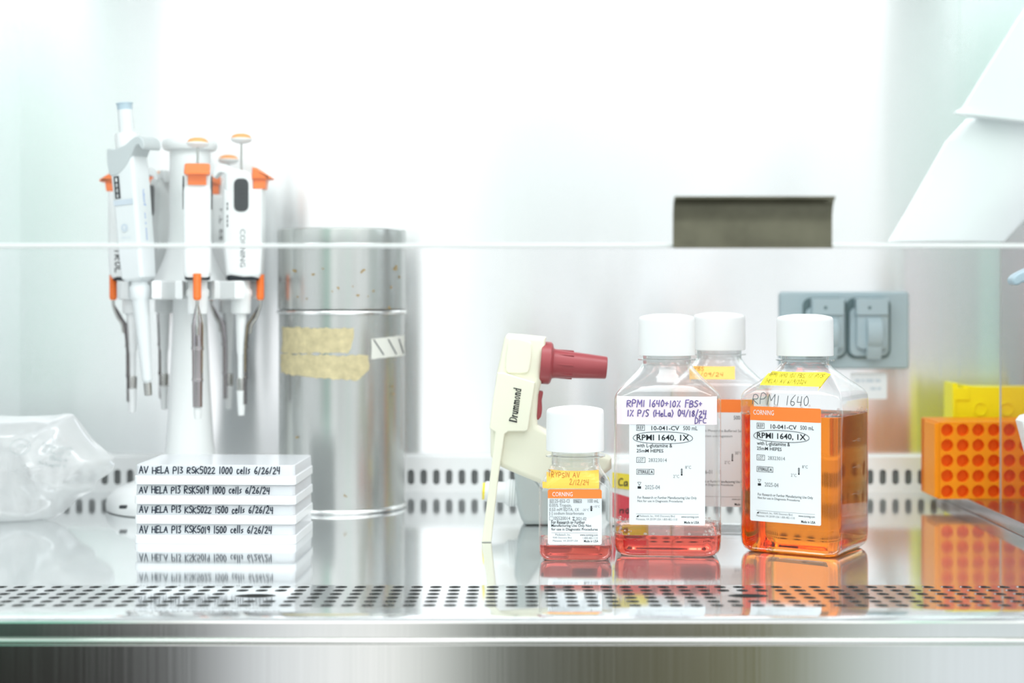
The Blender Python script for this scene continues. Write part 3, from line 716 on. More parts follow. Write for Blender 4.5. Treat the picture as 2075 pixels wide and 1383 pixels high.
# --- clear buffer behind
cb, pr = make_bottle(P500, 'clear empty-looking square bottle with amber tape, standing behind the red and amber bottles', None, (W(1457, 0, 1.313).x, 1.313, 0), math.radians(-7), (149.5, 180.8, 21.6), (151, 18.4, 146, 22.3))
D = media_label('salt'); D.build('label', LM, cb, pr)
D = Decal(); D.grid(-.0240, .1265, .0125, .1365, 12, 6, 0, .0004)
D.hand('PBS', -.0200, .1328, -.0120, .0030, .0003, 1, .0007); D.hand('4/09/24', -.0190, .1285, .0040, .0030, .0003, 1, .0007)
D.build('tape', ['tape_peach', 'ink_brown'], cb, pr)

# --- small bottle
sb, pr = make_bottle(P100, 'small square bottle with amber tape and red liquid, beside the larger pink-taped bottle', None, (W(1165.5, 0, 1.181).x, 1.181, 0), math.radians(-1.5), (79.0, 112.2, 21.6), (80, 18.1, 75.2, 22.6), 'reagent_bottle')
liquid_mesh(P100, .0118, .6).build('reagent', 'redliq2', sb, ang=50)
D = Decal(); S = 1 / 2773.0
def X(px): return (px - 1165.5) * S + .0008
def Z(py): return H - (py - HY) * S
x0, x1, z0, z1 = X(1107), X(1216), Z(1103), Z(991)
D.poly(rrect(x0, z0, x1, z1, .0016), 0, .00015)
D.poly([(x0, Z(1009)), (x1, Z(1009))] + rrect(x0, z0, x1, z1, .0016)[:12], 1, .00022)
T = lambda s, a, c, b_, d, m=2, bo=0.0: D.text(s, X(a), Z(d), X(b_), Z(c), m, .0003, bo)
T('CORNING', 1116, 996.5, 1157, 1005, 0)
D.frame(X(1111), Z(1018.5), X(1119), Z(1011.5), .0002, 3, .0003); T('REF', 1112, 1013, 1118, 1017.5, 3)
T('25-052-CI', 1121, 1011, 1151, 1018, 3); D.frame(X(1159), Z(1018), X(1175), Z(1011.5), .0002, 2, .0003); T('STERILE A', 1160, 1013, 1174, 1017, 2, .01); T('100 mL', 1188, 1010.5, 1210, 1018, 3)
T('0.05% Trypsin,', 1110, 1020, 1155, 1028.5, 3); T('0.53 mM EDTA, 1X', 1110, 1028.5, 1170, 1036, 3); T('[-] sodium bicarbonate', 1110, 1036.5, 1180, 1044, 3)
thermometer(D, X(1195), Z(1033), Z(1024)); T('-25°C', 1177, 1030, 1190, 1034.5, 3); T('-15°C', 1199, 1023, 1212, 1027.5, 3)
D.frame(X(1110), Z(1053), X(1118), Z(1046.5), .0002, 3, .0003); T('05520014', 1120, 1046, 1152, 1053, 3); hourglass(D, X(1157), Z(1053.5), X(1161), Z(1047)); T('2021-02', 1163.5, 1047, 1185, 1053.5, 3)
T('For Research or Further', 1114, 1054, 1182, 1061, 2, .008); T('Manufacturing Use Only Not', 1114, 1061.5, 1195, 1068.5, 2, .008); T('for use in Diagnostic Procedures', 1114, 1069, 1208, 1076, 2, .008)
D.seg((X(1114), Z(1079)), (X(1208), Z(1079)), .0002, 3, .0003)
T('Mediatech, Inc.', 1122, 1080.5, 1153, 1085.5, 3); T('9345 Discovery Blvd.', 1117, 1087, 1156, 1091.5, 3); T('Manassas, VA 20109 USA', 1117, 1093, 1168, 1097.5, 3)
T('www.corning.com', 1172, 1081, 1208, 1086.5); T('1-800-482-1110', 1178, 1087, 1208, 1091.5, 3); T('Made in USA', 1180, 1093, 1209, 1098, 2, .01)
D.build('label', LM, sb, pr)
D = Decal(); D.grid(-.0240, .0535, .0170, .0655, 14, 6, 0, .0004)
D.hand('TRYPSIN AV', -.0200, .0610, .0035, .0034, .00032, 1, .0007); D.hand('2/12/24', -.0045, .0562, .0100, .0034, .00032, 1, .0007)
D.build('tape', ['tape_orange', 'ink_brown'], sb, pr)

# ================================================================== MICROPLATES
PL, PD, PS = .12776, .08548, .0155
def make_plate():
    t_ = thing('microplate', 'x', 'microplate', (0, 0, 0), math.radians(-2.2), 'lidded microplates in the stack')
    b = MB()
    b.loft([[Vector((x, y, z)) for x, y in [(x, y) for x, y in rrect(-PL / 2 + i, -PD / 2 + i, PL / 2 - i, PD / 2 - i, .004)]] for z, i in ((0, .0002), (.0004, 0), (.0062, .0001), (.0068, .0006), (.0069, .0022), (.0138, .0025))])
    b.build('plate_base', 'plate_base', t_, ang=30)
    w = MB()
    for r in range(8):
        for c in range(12):
            mx = Matrix.Translation((-.0495 + .009 * c, -.0315 + .009 * r, 0))
            w.lathe([(.0034, .0139), (.0034, .01415), (.0039, .01415), (.0039, .0139)], 10, 0, mx); w.f = w.f[:-2]; w.m = w.m[:-2]
    w.build('well_rims', 'greywhite', t_, ang=30)
    l = MB()
    prof = [(.0072, .0009), (.0149, .0012), (.0154, .0019)]
    l.loft([[Vector((x, y, z)) for x, y in rrect(-PL / 2 + i, -PD / 2 + i, PL / 2 - i, PD / 2 - i, .0045)] for z, i in prof], cap=False)
    n = 24; l.f.append([2 * n + k for k in range(n)]); l.m.append(0)
    l.build('lid', 'plate_lid', t_, ang=30)
    return t_
plate0 = make_plate()
pfront = 1.2372; pcx = W(433, 0, pfront).x
ptext = [('AV HELA P13 KSK5019 1500 cells 6/26/24', .858, 'bottom plate of the white stack, marked 5019 and 1500 cells, resting on the steel', .022),
         ('AV HELA P13 KSK5022 1500 cells 6/26/24', .865, 'second plate from the bottom of the white stack, marked 5022 and 1500 cells', .022),
         ('AV HELA P13 RSK5019 1000 cells 6/26/24', .845, 'third plate from the bottom of the white stack, marked 5019 and 1000 cells', .024),
         ('AV HELA P13 RSK5022 1000 cells 6/26/24', .910, 'topmost plate of the white stack, marked 5022 and 1000 cells, its lid top visible', .022)]
plates = [plate0] + [copy_tree(plate0) for _ in range(3)]
for i, (s_, x1, lab, xo) in enumerate(ptext):
    p = plates[i]
    p.location = (pcx + .0022, pfront + PD / 2 + .0002 + (.0002, .0006, .0, -.0004)[i], PS * i); p['label'] = lab
    D = Decal(); D.hand(s_, -PL / 2 + .0042, .0086, -PL / 2 + PL * x1, .0052, .00085, 0, .0003, .05, .05)
    D.build('handwriting', 'ink_marker', p, flat_project(-PD / 2 + .0008))

# ================================================================== CANISTER
cy = 1.4595; cR = .0578
can = thing('canister', 'tall dull aluminium canister with lid and peeling yellowed tape beside the pipette stand', 'canister', (W(693, 0, cy).x, cy, 0))
b = MB(); b.lathe([(.0565, .0), (.0592, .0004), (.0598, .0018), (.0592, .0034), (cR, .0042), (cR, .177), (.0588, .1782), (.0592, .1795), (.0588, .1810), (cR - .001, .1818)], 96)
b.build('body', 'alu', can, ang=50)
b = MB(); b.lathe([(cR + .0007, .1822), (cR + .0009, .1835), (cR + .0007, .2400), (cR + .0003, .2410), (cR + .0013, .2420), (cR + .0012, .2540), (cR + .0002, .2552), (cR - .006, .2556), (0, .2548)], 96)
b.build('lid', 'alu', can, ang=50)
b = MB(); b.lathe([(cR + .0011, .1781), (cR + .0019, .1787), (cR + .0021, .1796), (cR + .0019, .1805), (cR + .0010, .1812)], 96); b.f = b.f[:-2]; b.m = b.m[:-2]; b.build('seam_rim', 'alu_rim', can, ang=80)
b = MB(); b.lathe([(cR + .0012, .0003), (cR + .0022, .0010), (cR + .0023, .0024), (cR + .0014, .0034)], 96); b.f = b.f[:-2]; b.m = b.m[:-2]; b.build('base_rim', 'alu_rim', can, ang=80)
faz = math.atan2(can.location.x, cy)
def can_proj(x, z, lift):
    a = max(-1, min(1, x / cR)); an = math.asin(a) - faz; r = cR + lift
    return Vector((r * math.sin(an), -r * math.cos(an), z))
def CP(px, py):
    k = cy - .045 * 0 - .03
    return ((px - 691.5) / 128.3 * cR, H - (py - HY) / F * (cy - cR * .75))
D = Decal(); rnd = random.Random(3)
def ragged(pts, n=5, a=2.2):
    out = []
    for i in range(len(pts)):
        p, q = Vector(pts[i]), Vector(pts[(i + 1) % len(pts)])
        for k in range(n):
            v = p.lerp(q, k / n); out.append((v.x + rnd.uniform(-a, a), v.y + rnd.uniform(-a, a)))
    return out
def quadgrid(D, l, r, t_, b_, mat, lift, nx=20, ny=5, amp=2.0, mapf=CP):
    ja = [rnd.uniform(-amp, amp) for _ in range(nx + 1)]; jb = [rnd.uniform(-amp, amp) for _ in range(nx + 1)]; jl = [rnd.uniform(-amp, amp) for _ in range(ny + 1)]; jr = [rnd.uniform(-amp * 2, amp) for _ in range(ny + 1)]
    pts = []; fs = []
    for j in range(ny + 1):
        for i in range(nx + 1):
            u, v = i / nx, j / ny
            x = (l + jl[j]) * (1 - u) + (r(v) + jr[j]) * u; y = (t_(u) + ja[i]) * (1 - v) + (b_(u) + jb[i]) * v
            pts.append(mapf(x, y))
    for j in range(ny):
        for i in range(nx):
            a = j * (nx + 1) + i; fs.append([a, a + 1, a + nx + 2, a + nx + 1])
    D.add(pts, fs, mat, lift)
quadgrid(D, 571, lambda v: 713 - 14 * max(0, v - .5), lambda u: 663 + 1 * u, lambda u: 715 - 2 * u, 0, .0003, 24)
quadgrid(D, 569, lambda v: 747 - 22 * v ** 3, lambda u: 717 + 2 * u, lambda u: 757 + 13 * u, 0, .0003, 28)
D.build('tape_residue', 'tape_old', can, can_proj)
D = Decal()
quadgrid(D, 749, lambda v: 818.5, lambda u: 686 - 6 * u, lambda u: 727 - 5 * u, 0, .0004, 12, 4, .8)
for xa_, xb_ in ((754, 773), (783, 799), (805, 815)):
    D.path([CP(xa_ + (xb_ - xa_) * k / 4, (690 + 30 * k / 4) - 2) for k in range(5)], .0011, 1, .0007)
D.build('striped_tape', ['tape_white', 'ink_soft'], can, can_proj)
D = Decal()
for px, py, q in ((599, 549, 3), (636, 557, 2.4), (732, 549, 3), (795, 541, 3.6), (684, 583, 2.4), (722, 600, 2.6), (622, 604, 1.8), (606, 601, 1.5), (788, 581, 2), (805, 560, 2), (752, 589, 1.6), (785, 623, 2.2), (604, 886, 2), (698, 1000, 2), (790, 784, 2), (792, 800, 1.8), (655, 545, 1.4), (712, 580, 1.4), (742, 600, 1.3), (673, 590, 1.2)):
    for k in range(3): D.dot(CP(px + rnd.uniform(-q, q), py + rnd.uniform(-q, q)), q * .00032, 0, .00115)
D.build('rust_spots', 'rust', can, can_proj)['kind'] = 'stuff'

# ================================================================== PIPETTE STAND
SX, SY = W(385, 0, 1.45).x, 1.45
st = thing('pipette_stand', 'white carousel pipette stand with round base in front of the left back wall', 'pipette stand', (SX, SY, 0))
b = MB(); b.lathe([(.072, 0), (.0745, .001), (.0750, .006), (.0735, .012), (.066, .019), (.048, .026), (.030, .031), (.024, .036)], 72); b.build('base', 'white', st, ang=40)
b = MB(); b.lathe([(.0245, .034), (.0215, .060), (.0185, .110), (.0160, .165), (.0150, .196)], 48); b.build('lower_column', 'white', st, ang=40)
b = MB(); b.lathe([(.034, .2078), (.0275, .219), (.0215, .234), (.0190, .250), (.0185, .270), (.0185, .3275)], 48); b.build('upper_column', 'white', st, ang=40)
b = MB(); b.lathe([(.0185, .3265), (.0235, .3280), (.0252, .3310), (.0250, .3350), (.0230, .3375), (0, .3382)], 48); b.build('top_cap', 'white', st, ang=40)
hang = [math.radians(a) for a in (-72, -21, 67, 123, 168, 240)]
out = []
for k, a in enumerate(hang):
    a2 = hang[(k + 1) % 6] + (2 * math.pi if k == 5 else 0)
    for da, r in ((-.30, .046), (-.32, .062), (-.21, .0670), (-.20, .048), (.20, .048), (.21, .0670), (.32, .062), (.30, .046)): out.append((r * math.cos(a + da), r * math.sin(a + da)))
    out.append((.036 * math.cos((a + a2) / 2), .036 * math.sin((a + a2) / 2)))
b = MB(); b.prism(out, .1910, .2080, .002, 0, Matrix(((1, 0, 0, 0), (0, 0, 0, 0), (0, 1, 0, 0), (0, 0, 0, 1))) @ Matrix.Identity(4) if False else Matrix(((1, 0, 0, 0), (0, 0, 1, 0), (0, 1, 0, 0), (0, 0, 0, 1))))
b.build('holder_ring', 'white', st, ang=35)
pd = Vector((W(258, 977, 1.39).x - SX, -.0735, .011)); b = MB(); b.box(pd.x - .003, pd.x + .003, pd.y - .004, pd.y + .002, pd.z - .0016, pd.z + .0012, .0005); b.build('rubber_pad', 'black', st)

# ------------------------------------------------------------------ pipettes with orange ejectors
SIDE = Matrix(((0, 1, 0, 0), (1, 0, 0, 0), (0, 0, 1, 0), (0, 0, 0, 1)))
def handle_mesh():
    # side outlines, outward = -y : (y, z); barrel, head set back behind the ejector, curled finger rest
    b = MB()
    b.prism([(-.0170, .1242), (-.0195, .1290), (-.0205, .150), (-.0208, .185), (-.0204, .2045), (.0148, .2045), (.0158, .185), (.0150, .150), (.0125, .1265), (-.004, .1235)], -.0118, .0118, .0042, 0, SIDE)
    b.prism([(-.0118, .190), (-.0118, .2150), (-.0105, .2185), (-.006, .2208), (.001, .2220), (.008, .2225), (.0125, .2205), (.0140, .2160), (.0142, .190)], -.0115, .0115, .0042, 0, SIDE)
    b.prism(smooth_pts([(0, .2150), (0, .2210), (.006, .2230), (.012, .2262), (.0185, .2262), (.0225, .2225), (.0245, .2160), (.0225, .2148), (.0200, .2180), (.0165, .2195), (.010, .2170)], 2), -.0085, .0085, .0006, 0, SIDE, 2)
    return b
def make_pipette(label, loc, rz, press=0.0, marks=None):
    t_ = thing('pipette', label, 'pipette', loc, rz, 'pipettes hanging on the white stand')
    handle_mesh().build('handle', 'white', t_, ang=50)
    b = MB(); b.lathe([(.0026, 0), (.0030, .0005), (.0042, .020), (.0046, .0225)], 20); b.build('tip_cone', 'white_tip', t_, ang=50)
    b = MB(); b.lathe([(.0036, .0215), (.0042, .024), (.0044, .033), (.0040, .034)], 20); b.build('tip_collar', 'rod', t_, ang=50)
    b = MB(); b.lathe([(.0031, .033), (.0034, .055), (.0042, .058), (.0052, .0912), (.0087, .0925), (.0090, .107), (.0100, .1085), (.0100, .113), (.0085, .115), (.0085, .126)], 32); b.build('shaft', 'white', t_, ang=40)
    b = MB(); b.loft([[Vector((x * k, y * k + .002 * 0, z)) for x, y in rrect(-.0110, -.0170, .0110, .0125, .006)] for z, k in ((.1222, .93), (.1228, .98), (.1248, 1.0), (.1275, .96))]); b.build('collar', 'black', t_, ang=40)
    for s in (-1, 1):
        b = MB()
        b.prism([(y - .002, z) for y, z in smooth_pts(rrect(-.0065, .184, .0065, .2135, .005), 1)], s * .0117 if s > 0 else -.0128, .0128 if s > 0 else -.0117, .0004, 0, Matrix(((0, 1, 0, 0), (1, 0, 0, 0), (0, 0, 1, 0), (0, 0, 0, 1))))
        for z in (.197, .201, .205): b.box(s * .0126 - .0005, s * .0126 + .0005, -.0055, .0015, z - .0006, z + .0006, .0002)
        b.build('grip_panel', 'black', t_, ang=40)
    # ejector: button, spring sleeve, rod, half-round chrome scraper
    b = MB(); b.prism([(-.0285, .2135), (-.0285, .2150), (-.0150, .2235), (-.0112, .2240), (-.0112, .2130), (-.0235, .2130)], -.0112, .0112, .0022, 0, Matrix(((0, 1, 0, 0), (1, 0, 0, 0), (0, 0, 1, 0), (0, 0, 0, 1)))); b.prism([(-.0240, .2150), (-.0118, .2150), (-.0122, .2045), (-.0225, .2045)], -.0078, .0078, .0008, 0, Matrix(((0, 1, 0, 0), (1, 0, 0, 0), (0, 0, 1, 0), (0, 0, 0, 1))))
    b.build('ejector_button', 'orange', t_, ang=35)
    b = MB(); pr_ = [(.0036, .1275)]
    for k in range(12): z = .1265 - k * .00175; pr_ += [(.0038, z), (.0033, z - .0009)]
    pr_ += [(.0028, .1045)]
    b.lathe(pr_, 20, 0, Matrix.Translation((0, -.0172, 0))); b.build('spring_sleeve', 'orange', t_, ang=30)
    b = MB(); b.tube(smooth_pts([(0, -.0172, .1265), (0, -.0172, .105), (0, -.0168, .0985), (0, -.0135, .0890), (0, -.0092, .082), (0, -.0078, .074)], 5, False), .0014, 10); b.build('ejector_rod', 'rod', t_, ang=60)
    b = MB()
    def half(r, z): return [Vector((r * math.cos(a), r * math.sin(a), z)) for a in [math.radians(215 + 11 * k) for k in range(11)]]
    rings = []
    for r, z, y in ((.0012, .1015, -.0165), (.0030, .095, -.0115), (.0050, .088, -.0065), (.0062, .082, -.002), (.0062, .064, 0), (.0066, .063, 0), (.0066, .061, 0), (.0058, .060, 0), (.0056, .036, 0), (.0060, .035, 0), (.0060, .0335, 0), (.0053, .0325, 0), (.0051, .0105, 0)):
        rings.append([v + Vector((0, y, 0)) for v in half(r, z)] + [v * 1 + Vector((0, y, 0)) for v in reversed(half(r - .0005 if r > .002 else r - .0002, z))])
    b.loft(rings); b.build('ejector_arm', 'chrome', t_, ang=50)
    b = MB(); b.lathe([(.0011, .2200), (.0011, .2410 + press)], 10); b.build('plunger_rod', 'rod', t_)
    z = .2395 + press
    b = MB(); b.lathe([(.0040, z - .0010), (.0085, z + .0005), (.0100, z + .0026), (.0098, z + .0036), (.0085, z + .0040)], 36); pb = b.build('plunger_button', 'white', t_, ang=45)
    b = MB(); b.lathe([(.0094, z + .0030), (.0092, z + .0048), (.0070, z + .0070), (.0035, z + .0080), (0, z + .0082)], 36); b.build('button_cap', 'orange_cap', pb, ang=45)
    if marks:
        D = Decal(); marks(D); D.build('writing', ['ink_soft', 'ink_grey', 'ink'], t_, lambda y, z, l: Vector((.0118 + l, y, z)) if True else None)
    return t_
def hang_at(px, Y): return (W(px, 0, Y).x, Y, .0862)
def rot_txt(cy_, cz_): return lambda a, b_: (cy_ - b_, cz_ - a) # reads downward
p_front = make_pipette('pipette facing the front of the stand, its orange ejector and chrome arm toward the viewer', hang_at(400.5, 1.392), math.radians(10))
def marks_e(D):
    D.text('CORNING', 0, 0, .040, .0052, 1, .0003, 0, lambda a, b_: (-.003 + b_, .178 - a))
    D.text('--- -', 0, 0, .022, .0012, 1, .0003, 0, lambda a, b_: (.0085 + b_, .193 - a))
p_right = make_pipette('pipette hanging at the right of the stand with its orange plunger pulled high', hang_at(489, 1.43), math.radians(90), .0075)
D = Decal(); D.text('CORNING', 0, 0, .034, .0046, 0, .0003, 0, lambda a, b_: (.001 + b_, .168 - a)); D.text('-- ---', 0, 0, .022, .0012, 0, .0003, 0, lambda a, b_: (-.011 + b_, .192 - a))
D.build('writing', 'ink_soft', p_right, lambda y, z, l: Vector((-.0118 - l, -y, z)))
p_back = make_pipette('pipette hanging in the shade behind, between the front and right pipettes', hang_at(463, 1.510), math.radians(-60), -.0045)
D = Decal(); D.hand('P.L Ea', 0, 0, .030, .0055, .0009, 0, .0004, .05, .05, lambda a, b_: (-.013 + b_, .190 - a)); D.hand('- -- -', 0, 0, .024, .0035, .0008, 0, .0004, .05, .05, lambda a, b_: (.004 + b_, .152 - a))
D.build('writing', 'ink', p_back, lambda y, z, l: Vector((.0118 + l, y, z)))
p_far = make_pipette('white pipette mostly hidden between the stand column and the grey-hooked pipette', hang_at(333, 1.505), math.radians(212), -.020)
p_left = make_pipette('leftmost pipette on the stand, its orange ejector pointing left', hang_at(268, 1.462), math.radians(-84), -.006)
D = Decal(); D.hand('TROL', 0, 0, .024, .0050, .0009, 0, .0004, .05, .05, lambda a, b_: (-.0140 + b_, .152 - a))
D.build('writing', 'ink', p_left, lambda y, z, l: Vector((.0118 + l, y, z)))

# ------------------------------------------------------------------ grey-hooked pipette on the left
PY = 1.398; pa_top = W(262, 330, PY); pa_bot = W(301, 800, PY)
gp = thing('pipette', 'grey-white pipette with a pale grey finger hook and tall button, left front of the stand', 'pipette', (pa_bot.x, PY, pa_bot.z), 0, None)
ax = (pa_top - pa_bot); Lp = ax.length; tilt = math.atan2(ax.x, ax.z)
gp.rotation_euler = (0, tilt, math.radians(-24))
gp.rotation_mode = 'ZYX'
gp.rotation_euler = (0, 0, 0); gp.rotation_mode = 'QUATERNION'
gp.rotation_quaternion = (Matrix.Rotation(tilt, 4, 'Y') @ Matrix.Rotation(math.radians(-24), 4, 'Z')).to_quaternion()
zb = (800 - 568) / F * PY; zt = (800 - 318) / F * PY
b = MB(); b.loft([[Vector((x, y, z)) for x, y in rrect(-w, -d, w, d, .0035)] for z, w, d in ((zb, .0090, .0085), (zb + .003, .0118, .0110), (zb + .03, .0124, .0118), (zt - .012, .0128, .0122), (zt, .0122, .0116))]); b.build('handle', 'greywhite', gp, ang=40)
b = MB(); b.lathe([(.0032, .0), (.0034, .012), (.0044, .013), (.0064, .060), (.0076, .085), (.0090, .087), (.0090, .096), (.0074, .098), (.0070, zb + .001)], 32); b.build('shaft', 'greywhite', gp, ang=40)
b = MB(); b.lathe([(.0024, -.0005), (.0034, .0), (.0036, .011), (.0030, .0115)], 20); b.build('tip_collar', 'rod', gp, ang=40)
# hook: band round the head that runs out into a curled finger rest
hk = MB(); zc_ = zt
hk.prism(smooth_pts([(-.0136, zc_ - .0125), (-.0136, zc_ + .0075), (-.006, zc_ + .0078), (.006, zc_ + .0100), (.015, zc_ + .0150), (.0215, zc_ + .0160), (.0262, zc_ + .0120), (.0268, zc_ + .0065), (.0245, zc_ + .0040), (.0225, zc_ + .0060), (.0205, zc_ + .0088), (.0165, zc_ + .0070), (.0120, zc_ + .0005), (.006, zc_ - .0080), (-.002, zc_ - .0140), (-.0085, zc_ - .0155)], 4), -.0128, .0118, .0012)
hk.build('finger_hook', 'hook_grey', gp, ang=45)
b = MB(); b.lathe([(.0105, zc_ + .002), (.0108, zc_ + .016), (.0105, zc_ + .0215), (.0072, zc_ + .0222)], 32); b.build('button_collar', 'white', gp, ang=40)
b = MB(); b.lathe([(.0066, zc_ + .021), (.0066, zc_ + .0430)], 32); pb = b.build('plunger_button', 'greywhite', gp, ang=40)
b = MB(); b.lathe([(.0066, zc_ + .0425), (.0068, zc_ + .0470), (.0075, zc_ + .0478), (.0075, zc_ + .0486), (0, zc_ + .0490)], 32); b.build('button_cap', 'bluegrey', pb, ang=40)
D = Decal(); yf = .0122
D.poly(rrect(-.0088, zt - .036, -.0028, zt - .016, .0004), 0, .0003)
for i, ch in enumerate('1000'): D.text(ch, -.0067, zt - .0210 - i * .0047, -.0049, zt - .0178 - i * .0047, 3, .0006, .02)
D.poly([(-.0110, zt - .0420), (.0098, zt - .0420), (.0098, zt - .0372), (-.0110, zt - .0372)], 1, .0003)
D.dot((-.0015, zt - .0620), .0036, 1, .0003, 24); D.text('e', -.0027, zt - .0638, -.0003, zt - .0602, 3, .0006)
D.text('--- --', -.0050, zt - .0712, .0040, zt - .0704, 1, .0003)
D.build('display', ['black', 'palegrey', 'ink_blue', 'white'], gp, lambda x, z, l: Vector((x, -yf - l, z)))
D = Decal(); D.text('eppendorf', 0, 0, .030, .0046, 0, .0003, .01, lambda a, b_: (-.0025 + b_, zt - .014 - a)); D.text('-- - ----', 0, 0, .024, .0010, 0, .0003, 0, lambda a, b_: (-.0010 + b_, zt - .050 - a))
D.build('lettering', 'ink_blue', gp, lambda y, z, l: Vector((.0124 + l, y, z)))

# ================================================================== PIPETTE CONTROLLER (gun-shaped, cream)
GY = 1.262
gx, gz0 = W(1040, 0, GY).x, 0
gun = thing('pipette_controller', 'cream gun-shaped pipette controller with a dusty red nozzle standing on its flip-out leg', 'pipette controller', (gx, GY, 0))
def G(px, py): v = W(px, py, GY - .012); return (v.x - gx, max(v.z, .0004))
main = [(1022, 684), (1030, 676), (1060, 678), (1107, 683), (1103, 730), (1097, 776), (1091, 800), (1088, 845), (1090, 862), (1107, 871), (1150, 898), (1205, 915), (1240, 928), (1240, 950), (1218, 968), (1216, 1060), (1210, 1091), (1160, 1092), (1142, 1030), (1118, 992), (1089, 978), (1050, 962), (1016, 947), (1004, 935), (994, 925), (994, 866), (1006, 760)]
b = MB(); b.prism([G(*p) for p in main], -.0115, .0130, .0045, seg=4); b.build('body', 'cream', gun, ang=50)
b = MB(); b.prism([G(*p) for p in smooth_pts([(1028, 700), (1036, 684), (1068, 690), (1078, 700), (1074, 744), (1066, 756), (1040, 756), (1024, 750)], 2)], -.0132, -.0100, .0012); b.build('side_cover', 'cream', gun, ang=50)
leg = [(1008, 754), (1022, 754), (1036, 759), (1084, 774), (1070, 870), (1064, 873), (1030, 873), (1023, 878), (1011, 960), (1003, 1030), (996, 1099), (976, 1098), (985, 1030), (995, 950), (1003, 880), (1003, 874), (992, 866), (998, 815)]
b = MB(); b.prism([G(*p) for p in leg], -.0172, -.0112, .0012); b.build('leg', 'cream', gun, ang=45)
nz = Vector((G(1106, 736)[0], 0, G(1106, 736)[1])); ne = Vector((G(1231, 746)[0], 0, G(1231, 746)[1]))
d = (ne - nz); Ln = d.length; q = Matrix.Translation(nz) @ d.to_track_quat('Z', 'X').to_matrix().to_4x4()
b = MB(); b.lathe([(.0165, -.004), (.0170, -.0030), (.0170, .0035), (.0155, .0050), (.0125, .0058), (.0118, .0070), (.0110, .015), (.0098, .035), (.0090, Ln - .001), (.0084, Ln), (.0062, Ln), (.0062, Ln - .006), (0, Ln - .006)], 40, 0, q)
for k in range(8):
    a = math.pi * 2 * k / 8; b.box(-.0006, .0006, .0085, .0116, .007, .022, .0003, 0, 2, q @ Matrix.Rotation(a, 4, 'Z'))
b.build('nozzle', 'maroon', gun, ang=40)
b = MB(); b.prism([G(*p) for p in smooth_pts([(1086, 797), (1098, 793), (1101, 797), (1098, 812), (1099, 828), (1096, 846), (1086, 849)], 2)], -.0070, .0060, .0012); b.build('trigger', 'maroon', gun, ang=45)
# serif lettering up the side plate
SG = {'D': (.78, [([(.14, 0), (.14, 1)], .20), ([(.0, .02), (.42, .02)], .05), ([(.0, .98), (.42, .98)], .05), ([(.40, .02), (.62, .16), (.68, .5), (.62, .84), (.40, .98)], .13)]),
      'r': (.46, [([(.12, 0), (.12, .66)], .17), ([(0, .02), (.26, .02)], .05), ([(0, .64), (.14, .66)], .06), ([(.16, .5), (.26, .66), (.38, .62)], .12)]),
      'u': (.60, [([(.11, .66), (.11, .14), (.24, .02), (.40, .16)], .15), ([(.44, .66), (.44, 0)], .16), ([(0, .65), (.13, .66)], .05), ([(.34, .65), (.46, .66)], .05), ([(.44, .02), (.56, .02)], .05)]),
      'm': (.86, [([(.11, 0), (.11, .66)], .15), ([(.12, .5), (.26, .66), (.38, .56), (.40, 0)], .14), ([(.42, .5), (.56, .66), (.68, .56), (.70, 0)], .14), ([(0, .02), (.2, .02)], .05), ([(.3, .02), (.5, .02)], .05), ([(.6, .02), (.82, .02)], .05), ([(0, .65), (.12, .66)], .05)]),
      'o': (.54, [([(.24, .66), (.08, .5), (.08, .16), (.24, 0), (.40, .16), (.40, .5), (.24, .66)], .12)]),
      'n': (.60, [([(.11, 0), (.11, .66)], .15), ([(.12, .5), (.28, .66), (.42, .56), (.44, 0)], .15), ([(0, .02), (.22, .02)], .05), ([(.33, .02), (.55, .02)], .05), ([(0, .65), (.12, .66)], .05)]),
      'd': (.58, [([(.42, 1), (.42, 0)], .15), ([(.40, .58), (.2, .66), (.07, .45), (.07, .18), (.2, 0), (.40, .1)], .12), ([(.32, .99), (.44, .99)], .05), ([(.42, .02), (.54, .02)], .05)])}
D = Decal(); x = 0; word = 'Drummond'; tot = sum(SG[c][0] + .04 for c in word)
pA = Vector(G(1046.5, 855)); pB = Vector(G(1056, 786)); du = (pB - pA) / tot; hgt = .0058; dn = Vector((-du.y, du.x)).normalized() * hgt
for c in word:
    for pl, w in SG[c][1]:
        pts = [tuple(pA + du * (x + a + .12 * e) + dn * e) for a, e in pl]
        D.path(pts, w * hgt * .95, 0, .0004)
    x += SG[c][0] + .04
D.build('lettering', 'ink', gun, lambda u, z, l: Vector((u, -.0172 - l, z)))

# ------------------------------------------------------------------ grey controller lying behind
ly = 1.352
gl = thing('pipette_controller', 'grey instrument with a white ribbed nozzle lying on the steel behind the cream controller', 'pipette controller', (W(1050, 0, ly).x, ly, 0))
def L(px, py): v = W(px, py, ly - .018); return (v.x - gl.location.x, max(v.z, .0006))
b = MB(); b.prism([L(*p) for p in [(1042, 962), (1050, 942), (1066, 940), (1098, 984), (1165, 990), (1200, 1010), (1205, 1060), (1150, 1066), (1064, 1066), (1056, 1052), (1049, 1030), (1046, 1000)]], -.018, .018, .005, seg=4); b.build('body', 'grey', gl, ang=50)
nz = Vector((L(1050, 1004)[0], 0, L(1050, 1004)[1])); q = Matrix.Translation(nz) @ Vector((-1, 0, .06)).to_track_quat('Z', 'Y').to_matrix().to_4x4()
prn = [(.0110, -.006), (.0118, .0)]
for k in range(4): prn += [(.0118, .001 + k * .0022), (.0110, .0022 + k * .0022)]
prn += [(.0102, .0100), (.0088, .0112), (.0086, .027), (.0078, .0285), (0, .0285)]
b = MB(); b.lathe(prn, 36, 0, q); b.build('nozzle', 'white', gl, ang=35)
